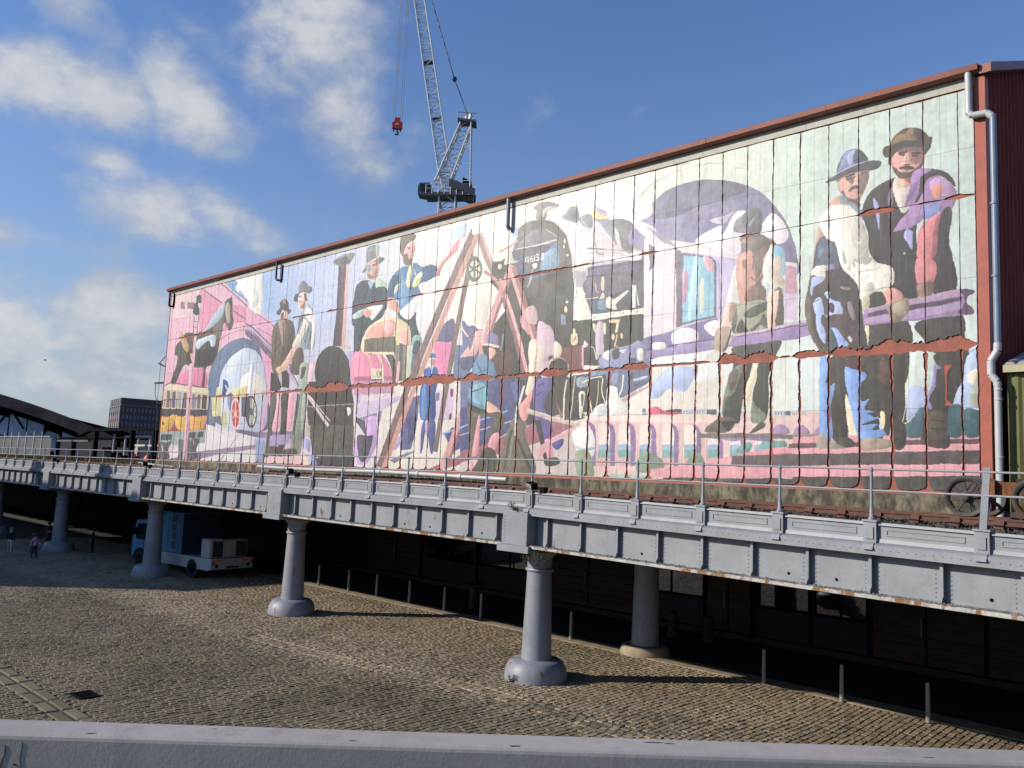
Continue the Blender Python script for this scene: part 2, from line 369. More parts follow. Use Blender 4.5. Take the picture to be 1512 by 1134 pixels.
for a, b in zip(NX[1:-1], NX[2:]):
    A, B = a+.52, b-.52
    # bottom flange: three thin plates stacked, ragged with rust scale
    sw(A, B, [(-.28, ZF), (.30, ZF), (.30, F(ZF, .075)), (-.28, F(ZF, .075))], 'bottom_flange', 'flange_paint')
    n = 10; st = [A+.55+(B-A-1.1)*k/(n-1)*1.0 for k in range(n)]
    xs = [A]+st+[B]
    for p, q in zip(xs, xs[1:]):
        sw(p+.001, q-.001, [(.06, F(ZF, .078)), (.10, F(ZF, .078)), (.10, ZW), (.06, ZW)], 'web_plate', 'grey_paint')
    for p in st:
        mb = MB()
        for w_, d0, d1 in ((.016, -.05, .058), (.032, -.068, -.0505)):
            sweep(mb, p-w_, p+w_, [(d0, F(ZF, .078)), (d1, F(ZF, .078)), (d1, F(ZW, -.002)), (d0, F(ZW, -.002))])
        # curved foot
        sweep(mb, p-.022, p+.022, [(-.16, F(ZF, .078)), (-.069, F(ZF, .078)), (-.069, F(ZF, .2))])
        mb.build('stiffener', 'grey_paint', via)
        if p > -34:
            for k in range(8):
                z = ZF(p)+.16+k*(ZW(p)-ZF(p)-.24)/7
                for s_ in (-.14, .14): rivet(p+s_, Y0(p+s_)+.06, z)
    # cornice: sloping fascia under the parapet, in plates between posts
    npan = 7; pitch = (b-a)/npan
    for k in range(npan):
        p, q = a+.35+k*pitch, a+.35+(k+1)*pitch
        sw(p+.0015, q-.0015, [(-.25, ZW), (.3, ZW), (.3, F(ZW, .2)), (-.10, F(ZW, .235)), (-.225, F(ZW, .195)), (-.25, F(ZW, .17))], 'cornice', 'grey_paint')
        mb = MB()
        c0, c1 = F(ZW, .236), F(ZP, -.05)
        sweep(mb, p+.13, q-.13, [(-.08, c0), (.0, c0), (.0, c1), (-.08, c1)])
        sweep(mb, p+.13, q-.13, [(-.13, c1), (.06, c1), (.06, ZP), (-.11, ZP)])            # top rail moulding
        sweep(mb, p+.13, q-.13, [(-.115, c0), (-.081, c0), (-.081, F(c0, .075)), (-.10, F(c0, .075))])
        zlo, zhi = F(c0, .14), F(c1, -.07)
        for (u0, u1, f0, f1) in ((p+.30, q-.30, zlo, F(zlo, .02)), (p+.30, q-.30, F(zhi, -.02), zhi), (p+.30, p+.32, F(zlo, .021), F(zhi, -.021)), (q-.32, q-.30, F(zlo, .021), F(zhi, -.021))):
            sweep(mb, u0, u1, [(-.096, f0), (-.081, f0), (-.081, f1), (-.096, f1)])
        mb.build('parapet_panel', 'grey_paint', via)
        mb = MB()
        sweep(mb, p-.128, p+.128, [(-.17, F(ZW, .20)), (.06, F(ZW, .236)), (.06, F(ZP, .01)), (-.17, F(ZP, .01))])
        sweep(mb, p-.075, p+.075, [(-.195, F(ZW, .30)), (-.171, F(ZW, .30)), (-.171, F(ZP, -.09)), (-.195, F(ZP, -.09))])
        sweep(mb, p-.15, p+.15, [(-.2, F(ZP, .011)), (.07, F(ZP, .011)), (.07, F(ZP, .045)), (-.2, F(ZP, .045))])
        sweep(mb, p-.10, p+.10, [(-.31, F(ZW, .10)), (-.171, F(ZW, .10)), (-.171, F(ZW, .24)), (-.25, F(ZW, .2))])
        mb.build('pilaster', 'grey_paint', via)
    if a > -50:
        for k in range(int((b-a)/.16)):
            xx = a+.6+k*.16
            if xx < b-.6: rivet(xx, Y0(xx)-.25, ZW(xx)+.10, .012)
# junction plates and columns
for i, nx in enumerate(NX[1:-1]):
    y = Y0(nx); mb = MB()
    sweep(mb, nx-.5, nx+.5, [(-.36, F(ZF, .06)), (.3, F(ZF, .06)), (.3, F(ZW, -.003)), (-.36, F(ZW, .08)), (-.36, F(ZW, .02))])
    mb.build('junction_plate', 'grey_paint', via)
    for k in range(9):
        for s_ in (-.42, -.16, .0, .42):
            if random.random() < .8 and nx > -35: rivet(nx+s_+random.uniform(-.02, .02), Y0(nx+s_)-.362, ZF(nx)+.15+k*.09, .027)
    MB().box(nx-.62, nx+.62, y-.45, y+1.75, ZF(nx)-.14, ZF(nx)+.055).build('bearing_plate', 'grey_paint', via)
    cy = y+.80; top = ZF(nx)-.142
    c = MB().lathe([(.455, .50), (.45, .6), (.425, 1.4), (.385, 2.6), (.37, top-.62), (.41, top-.60), (.425, top-.56), (.41, top-.52), (.37, top-.50), (.375, top-.22), (.43, top-.15), (.52, top-.08), (.54, top-.04), (.54, top)], 32).build('column', 'column_paint', via, True, loc=(nx, cy, 0))
    MB().lathe([(.93, -.03), (.94, .10), (.90, .34), (.80, .52), (.72, .58), (.46, .60)], 36).build('base', 'column_paint', c, True)
nx = -16.83
cb = MB().lathe([(.48, .34), (.47, .5), (.44, 2.2), (.41, 4.0)], 28).build('column', 'column_paint', via, True, loc=(nx, 24.87, 0), label='shaded rear column on a low stone ring behind the nearest column')
MB().lathe([(.86, -.03), (.86, .1), (.80, .28), (.74, .33), (.5, .335)], 32).build('base', 'flag_stone', cb, True)
riv.build('rivet', 'grey_paint', via, kind='stuff')
fk = MB()
for _ in range(4200):
    x = random.uniform(-44, -3); dy = -.27+.3*random.random()**1.6; r = random.uniform(.012, .035); y = Y0(x)+dy; z = ZF(x)+.074
    fk.add([(x-r, y-r, z), (x+r*.8, y-r*.7, z), (x+r, y+r, z), (x-r*.7, y+r*.9, z), (x+random.uniform(-r, r)*.5, y, z+r*random.uniform(.4, 1.3))], [(0, 1, 4), (1, 2, 4), (2, 3, 4), (3, 0, 4)])
fk.build('paint_flake', 'flake_grey', via, kind='stuff')
for a, b in zip(NX[2:-1], NX[3:]):
    for k in (2, 5, 6, 8):
        x = a+1.07+(b-a-2.14)*(k+.5)/9+random.uniform(-.2, .2)
        if -35 < x < -3: MB().lathe([(.032, 0), (.032, .012)], 10, (x, Y0(x)+.046, ZF(x)+.24), 'y').build('drain_hole', 'black_metal', via)
# deck
mb = MB()
for a, b in zip([-170]+NX[:-1], NX):
    mb.prism([(a, Y0(a)+.32, 4.72), (a, 31., 4.72), (a, 31., 5.1), (a, Y0(a)+.32, 5.1)], [(b, Y0(b)+.32, 4.72), (b, 31., 4.72), (b, 31., 5.1), (b, Y0(b)+.32, 5.1)], caps=False)
mb.build('deck_slab', 'dark_brown', via)
for k in range(58):
    x = -136+k*2.5
    if x < 4: MB().box(x-.12, x+.12, Y0(x)+.4, 30.9, 4.2, 4.718).build('cross_girder', 'dark_brown', via)
# ballast and track
def RZ(x): return float(np.interp(x, [-60, -22, -4, 10], [5.63, 5.62, 5.53, 5.5]))
mb = MB(); xs = np.linspace(-84, 10, 120)
for a, b in zip(xs, xs[1:]):
    ya, yb = Y0(a)+.1, Y0(b)+.1
    mb.add([(a, ya, RZ(a)-.24), (b, yb, RZ(b)-.24), (b, 23.25, RZ(b)-.2), (a, 23.25, RZ(a)-.2), (a, ya, 5.1), (b, yb, 5.1)], [(0, 1, 2, 3), (4, 5, 1, 0)])
for _ in range(5200):
    x = random.uniform(-40, 2); y = Y0(x)+random.uniform(.15, 4.6); r = random.uniform(.02, .05); z = RZ(x)-.22+random.uniform(0, .03)
    mb.add([(x-r, y-r, z-r), (x+r, y-r*.8, z-r), (x+r*.7, y+r, z-r), (x-r, y+r, z-r), (x+random.uniform(-r, r)*.4, y, z+r)], [(0, 1, 4), (1, 2, 4), (2, 3, 4), (3, 0, 4)])
mb.build('track_ballast', 'ballast_stone', kind='stuff')
trk = thing('railway_track', 'rusty rails in iron chairs running behind the grey viaduct parapet', 'railway track')
for off in (1.95, 3.39):
    mb = MB(); xs = np.linspace(-80, 8, 60)
    for a, b in zip(xs, xs[1:]):
        for w_, d0, d1 in ((.035, -.045, 0), (.009, -.115, -.0451), (.065, -.14, -.1151)):
            sweep(mb, a, b, [(off-w_, F(RZ, d0)), (off+w_, F(RZ, d0)), (off+w_, F(RZ, d1)), (off-w_, F(RZ, d1))])
    mb.build('rail', 'rail_rust', trk)
x = -70.
while x < 4:
    s_ = MB().box(-.12, .12, 1.35, 3.95, -.30, -.20).build('sleeper', 'timber_dark', trk, loc=(x, Y0(x), RZ(x)))
    for off in (1.95, 3.39):
        c = MB()
        c.prism([(-.09, off-.16, -.199), (-.09, off+.16, -.199), (-.09, off+.05, -.03), (-.09, off+.037, -.03), (-.09, off+.037, -.142), (-.09, off-.037, -.142), (-.09, off-.037, -.03), (-.09, off-.06, -.03)],
                [(.09, off-.16, -.199), (.09, off+.16, -.199), (.09, off+.05, -.03), (.09, off+.037, -.03), (.09, off+.037, -.142), (.09, off-.037, -.142), (.09, off-.037, -.03), (.09, off-.06, -.03)])
        c.build('chair', 'rail_rust', s_)
    x += .82
# ------------------------------------------------------------------ railing
rl = thing('safety_railing', 'grey tubular two rail railing with posts standing on the viaduct parapet', 'railing')
posts = []
for a, b in zip(NX[1:-1], NX[2:]):
    for k in range(7): posts.append(a+.35+k*(b-a)/7)
posts = [p for p in posts if p < 4]
for p in posts:
    y = Y0(p)-.06; z0, z1 = ZP(p)+.046, ZR(p)
    mb = MB()
    if abs(p+5.0) < 1.0 and p > -5.5 and p < -4:      # one post is a bent flat bar
        mb.hexa([(p-.06, y-.02, z0), (p+.06, y-.02, z0), (p+.06, y+.02, z0), (p-.06, y+.02, z0), (p+.02, y-.02, z1+.1), (p+.14, y-.02, z1+.1), (p+.14, y+.02, z1+.1), (p+.02, y+.02, z1+.1)])
    else:
        mb.lathe([(.07, 0), (.07, .03), (.045, .06), (.04, .22), (.032, .26), (.03, z1-z0-.03), (.045, z1-z0-.02), (.045, z1-z0+.03), (.02, z1-z0+.06)], 10, (p, y, z0))
    mb.build('post', 'grey_paint', rl, True)
for f in (0., -.42):
    mb = MB()
    pp = [NX[0]]+posts+[9.]
    for a, b in zip(pp, pp[1:]):
        mb.tube((a, Y0(a)-.06, ZR(a)+f+.015), (b, Y0(b)-.06, ZR(b)+f+.015), .021, 8)
    mb.build('rail', 'grey_paint', rl, True)
# floodlights on the parapet
for x, lab in ((-16.15, 'small black floodlight clamped to the railing above the nearest column'), (-29.2, 'small black floodlight at the foot of the railing above the second column'), (-42.9, 'small black floodlight on the parapet above the third column'), (-56.3, 'small black floodlight on the parapet above the fourth column')):
    y = Y0(x)-.2; z = ZP(x)+.16
    fl_ = thing('floodlight', lab, 'floodlight', 'floodlights on the viaduct parapet', (x, y, z))
    MB().hexa([(-.22, -.12, -.02), (.02, -.16, -.1), (.06, .04, -.08), (-.18, .08, .0), (-.26, -.10, .12), (-.02, -.14, .06), (.02, .06, .1), (-.22, .1, .16)]).build('housing', 'black_metal', fl_)
    MB().hexa([(-.25, -.125, .0), (-.02, -.165, -.07), (-.02, -.163, -.07), (-.25, -.122, .0), (-.28, -.11, .10), (-.05, -.15, .05), (-.05, -.147, .05), (-.28, -.107, .10)]).build('lens', 'chrome_dull', fl_)
    MB().path([(0, 0, 0), (.15, .05, -.05), (.26, .12, -.06)], .025).box(.16, .34, .0, .16, -.16, .0).build('bracket', 'black_metal', fl_)
# ------------------------------------------------------------------ warehouse and mural
WY = 23.5; MX0, MX1 = -53.87, -5.9
ware = thing('warehouse', 'long metal clad warehouse whose whole front wall carries a faded railway mural', 'warehouse')
MB().box(MX0, MX1+.02, WY+.012, WY+.3, 5.98, 17.05).build('backing_wall', 'rust_red', ware)
MB().box(MX0-.02, MX1+.05, WY-.14, WY+.3, 4.9, 5.93).build('plinth', 'concrete', ware)
MB().box(MX0, MX1+.02, WY-.09, WY+.3, 5.932, 5.99).build('base_angle', 'red_trim', ware)
MB().box(-5.878, -5.62, WY-.07, WY+.26, 5.95, 16.98).build('corner_trim', 'red_trim', ware)
MB().box(MX0-.05, MX0-.002, WY-.05, WY+.3, 5.95, 17.0).build('edge_trim', 'red_trim', ware)
MB().box(MX0, -5.88, WY-.035, WY+.01, 16.78, 17.06).build('head_strip', 'truck_cream', ware)
# end wall: corrugated dark red sheet rising to the ridge
RS = .42
mb = MB(); ys = np.arange(WY+.262, 52, .11)
for k, (a, b) in enumerate(zip(ys, ys[1:])):
    d0 = .05 if k % 4 in (1, 2) else 0; d1 = .05 if (k+1) % 4 in (1, 2) else 0
    za, zb = 17.1+RS*min(a-WY, 28-(a-WY)), 17.1+RS*min(b-WY, 28-(b-WY))
    mb.add([(-5.75+d0, a, 4), (-5.75+d1, b, 4), (-5.75+d1, b, zb), (-5.75+d0, a, za)], [(0, 1, 2, 3)])
mb.build('end_wall', 'dark_red_sheet', ware)
mb = MB(); mb.box(MX0, -53.8, WY+.31, 51, 4, 17.05); mb.build('far_end_wall', 'dark_red_sheet', ware)
rf = MB()
for y0, y1, z0, z1 in ((WY-.1, WY+14, 17.2, 17.2+RS*14.1), (WY+14, WY+28.1, 17.2+RS*14.1, 17.2)):
    rf.hexa([(MX0-.1, y0, z0), (-5.73, y0, z0), (-5.73, y1, z1), (MX0-.1, y1, z1), (MX0-.1, y0, z0+.1), (-5.73, y0, z0+.1), (-5.73, y1, z1+.1), (MX0-.1, y1, z1+.1)])
rf.build('roof', 'roof_grey', ware)
vt = MB(); vt.hexa([(-5.72, WY-.2, 17.0), (-5.44, WY-.2, 17.0), (-5.44, WY+14, 17.0+RS*14), (-5.72, WY+14, 17.0+RS*14), (-5.72, WY-.2, 17.25), (-5.44, WY-.2, 17.25), (-5.44, WY+14, 17.25+RS*14), (-5.72, WY+14, 17.25+RS*14)]).build('verge_trim', 'gutter_red', ware)
g = MB(); prof = [(WY-.04, 17.065), (WY-.20, 17.065), (WY-.30, 17.11), (WY-.33, 17.25), (WY-.29, 17.28), (WY-.04, 17.28)]
xs = np.linspace(MX0-.25, -5.73, 13)
for a, b in zip(xs, xs[1:]): g.prism([(a+.006, *q) for q in prof], [(b-.006, *q) for q in prof])
g.build('gutter', 'gutter_red', ware)
# down pipes
dp = MB().path([(-5.98, WY-.2, 17.1), (-5.98, WY-.2, 15.98)], .085, 12).path([(-5.98, WY-.2, 16.0), (-5.9, WY-.2, 15.9), (-5.55, WY-.2, 15.88), (-5.43, WY-.2, 15.75)], .09, 12).build('downpipe', 'pipe_white', ware, True)
MB().path([(-5.42, WY-.2, 15.8), (-5.42, WY-.2, 9.75)], .08, 12).build('downpipe', 'pipe_grey', ware, True)
e = MB().path([(-5.42, WY-.2, 9.8), (-5.43, WY-.2, 9.6), (-5.58, WY-.2, 9.35), (-5.58, WY-.2, 9.0), (-5.45, WY-.2, 8.82), (-5.44, WY-.2, 8.7)], .092, 12).build('pipe_elbow', 'pipe_white', ware, True)
lo = MB().path([(-5.44, WY-.2, 8.75), (-5.44, WY-.2, 5.2)], .085, 12).build('downpipe', 'pipe_white', ware, True)
for z in (8.6, 8.35, 6.9, 11.5, 13.4): MB().lathe([(.10, 0), (.10, .05)], 12, (-5.43, WY-.2, z)).build('pipe_collar', 'pipe_white' if z < 9 else 'pipe_grey', lo, True)
MB().path([(-22.85, WY-.2, 17.08), (-22.85, WY-.2, 15.95), (-22.8, WY-.1, 15.8)], .085, 12).build('overflow_pipe', 'pipe_grey', ware, True)
for x, lng in ((-40.35, .95), (-53.6, .95)):
    MB().path([(x-.12, WY-.22, 17.08), (x-.12, WY-.22, 17.08-lng), (x-.02, WY-.2, 17.0-lng), (x+.14, WY-.1, 16.98-lng), (x+.2, WY-.06, 17.08-lng), (x+.2, WY-.06, 16.9)], .06, 10).build('overflow_pipe', 'pipe_blue' if x > -50 else 'black_metal', ware, True)
# ------------------------------------------------------------------ mural painting: flat print, outlines on the wall
TW,TH=4096,1024
X0,X1,Z0,Z1=-54.0,-5.8,5.9,17.1
def srgb(h):
    c=np.array([int(h[i:i+2],16) for i in(0,2,4)])/255.; return c
def smooth(P,n=5):
    N=len(P); out=[]
    for i in range(N):
        a,b,c,d=P[i-1],P[i],P[(i+1)%N],P[(i+2)%N]
        for t in np.arange(n)/n:
            out.append(.5*((2*b)+(c-a)*t+(2*a-5*b+4*c-d)*t*t+(3*b-a-3*c+d)*t**3))
    return np.array(out)
def fill(img,P,col,alpha=1.,form=0.):
    # P in texture px (x right, y up) ; even-odd scanline with 3 sub-rows and exact x coverage
    y0=max(0,int(P[:,1].min())); y1=min(TH-1,int(P[:,1].max())+1)
    if y1<y0: return
    Q=np.roll(P,-1,0); S=2
    for y in range(y0,y1+1):
        cov=None
        for s in range(S):
            yy=y+(s+.5)/S
            m=(P[:,1]<=yy)!=(Q[:,1]<=yy)
            if not m.any(): continue
            xs=np.sort(P[m,0]+(yy-P[m,1])/(Q[m,1]-P[m,1])*(Q[m,0]-P[m,0]))
            if cov is None:
                xa=max(0,int(P[:,0].min())-1); xb=min(TW,int(P[:,0].max())+2)
                if xb<=xa: return
                cov=np.zeros(xb-xa); gx=np.arange(xa,xb); tn=np.zeros(xb-xa)
            for a,b in zip(xs[::2],xs[1::2]):
                ia=int(a)-xa-1; ib=int(b)-xa+2
                ia=max(ia,0); 
                if ib<=ia: continue
                g=gx[ia:ib]
                cov[ia:ib]+=np.clip(np.minimum(b,g+1)-np.maximum(a,g),0,1)/S
                if form: u=np.clip((g+.5-a)/max(b-a,6.),0,1); tn[ia:ib]=form*(.55-u-1.1*np.clip(u-.8,0,1)+.25*(np.abs(u-.22)<.13))
        if cov is None: continue
        c=(cov*alpha)[:,None]
        row=img[y,xa:xb]; row*=1-c; row+=c*(col*(1+tn[:,None]+form*.5*((y-y0)/(y1-y0+1)-.5)))
def paint(txt,px2wall):
    # background washes along the wall, top and bottom colours
    stops=[(-54,'e8bccb','e3d0d4'),(-46,'e0b8cc','dcc8d4'),(-43.5,'9fbde6','cfc6d8'),(-40,'b4c8ea','d8c0cc'),(-34,'cfd6ee','dcd6de'),(-29,'e9e6e8','e4dcda'),
           (-24,'f2eee4','e6ded8'),(-17,'f4f0e6','eee6de'),(-14,'dde2d2','e6dcd4'),(-11,'cfddd4','e0e6e0'),(-5,'c6d6d0','d4e0e0')]
    xs=np.linspace(X0,X1,TW); sx=[s[0] for s in stops]
    T=np.stack([np.interp(xs,sx,[srgb(s[1])[k] for s in stops]) for k in range(3)],-1)
    B=np.stack([np.interp(xs,sx,[srgb(s[2])[k] for s in stops]) for k in range(3)],-1)
    v=np.clip((np.linspace(Z0,Z1,TH)-8)/6,0,1)[:,None,None]
    img=B[None]*(1-v)+T[None]*v
    ox=oy=0;sc=1
    def tr(P):
        w=px2wall(np.asarray(P,float)*sc+np.array([ox,oy]))
        return np.stack([(w[:,0]-X0)/(X1-X0)*TW,(w[:,1]-Z0)/(Z1-Z0)*TH],-1)
    def pts(tok): return np.array([[float(v) for v in t.split(',')] for t in tok])
    for ln in txt.splitlines():
        t=ln.split()
        if not t or t[0]=='#': continue
        k=t[0]
        if k=='@': ox,oy,sc=map(float,t[1:4]); continue
        if k in'psrd':
            if len(t[1])!=6: continue
            P=pts(t[2:])
            if k=='s' and len(P)>3: P=smooth(P)
            fill(img,tr(P),srgb(t[1]),1.,.15 if k=='s' else .04)
        elif k=='l':
            w=float(t[1])/2; P=pts(t[3:])
            if len(P)>2:
                E=np.vstack([2*P[0]-P[1],P,2*P[-1]-P[-2]]); o=[]
                for i in range(1,len(E)-2):
                    a,b,c,d=E[i-1:i+3]
                    for u in np.arange(6)/6: o.append(.5*((2*b)+(c-a)*u+(2*a-5*b+4*c-d)*u*u+(3*b-a-3*c+d)*u**3))
                P=np.array(o+[P[-1]])
            D=np.gradient(P,axis=0); N=np.stack([-D[:,1],D[:,0]],-1); N/=np.linalg.norm(N,axis=1)[:,None]+1e-9
            fill(img,tr(np.vstack([P+N*w,(P-N*w)[::-1]])),srgb(t[2]))
        elif k=='e':
            c=pts(t[2:4]); a=np.linspace(0,2*np.pi,28,endpoint=False)
            fill(img,tr(np.stack([c[0,0]+c[1,0]*np.cos(a),c[0,1]+c[1,1]*np.sin(a)],-1)),srgb(t[1]))
        elif k=='v': # painted viaduct arch: opening with land, shaded soffit
            (x,y),=pts(t[1:2]); w=float(t[2]); a=np.linspace(np.pi,0,14)
            for col,l,r,yb in(('9a7ea8',0,1,940),('f2e4dc',0,.72,940)):
                xl=x-w/2+w*l; xr=x-w/2+w*r; cx=(xl+xr)/2; rr=(xr-xl)/2
                P=[(cx+rr*np.cos(b),y+w*.62*(1-np.sin(b))) for b in a]+[(xr,yb),(xl,yb)]
                fill(img,tr(P),srgb(col))
            for col,ya,yb in(('a8bcd8',822,862),('8fb4b0',850,900),('e0b4b4',895,940)):
                fill(img,tr([(x-w/2,ya),(x,ya-6),(x+w*.22,ya+4),(x+w*.22,yb),(x-w/2,yb)]),srgb(col))
        elif k=='k':
            a,b=pts(t[2:4]); n=int(t[4])
            for i in range(n):
                p=a+(b-a)*(i+.2)/n; q=a+(b-a)*(i+.7)/n
                fill(img,tr([p,q,q+[0,14],p+[0,14]]),srgb(t[1]))
    return img
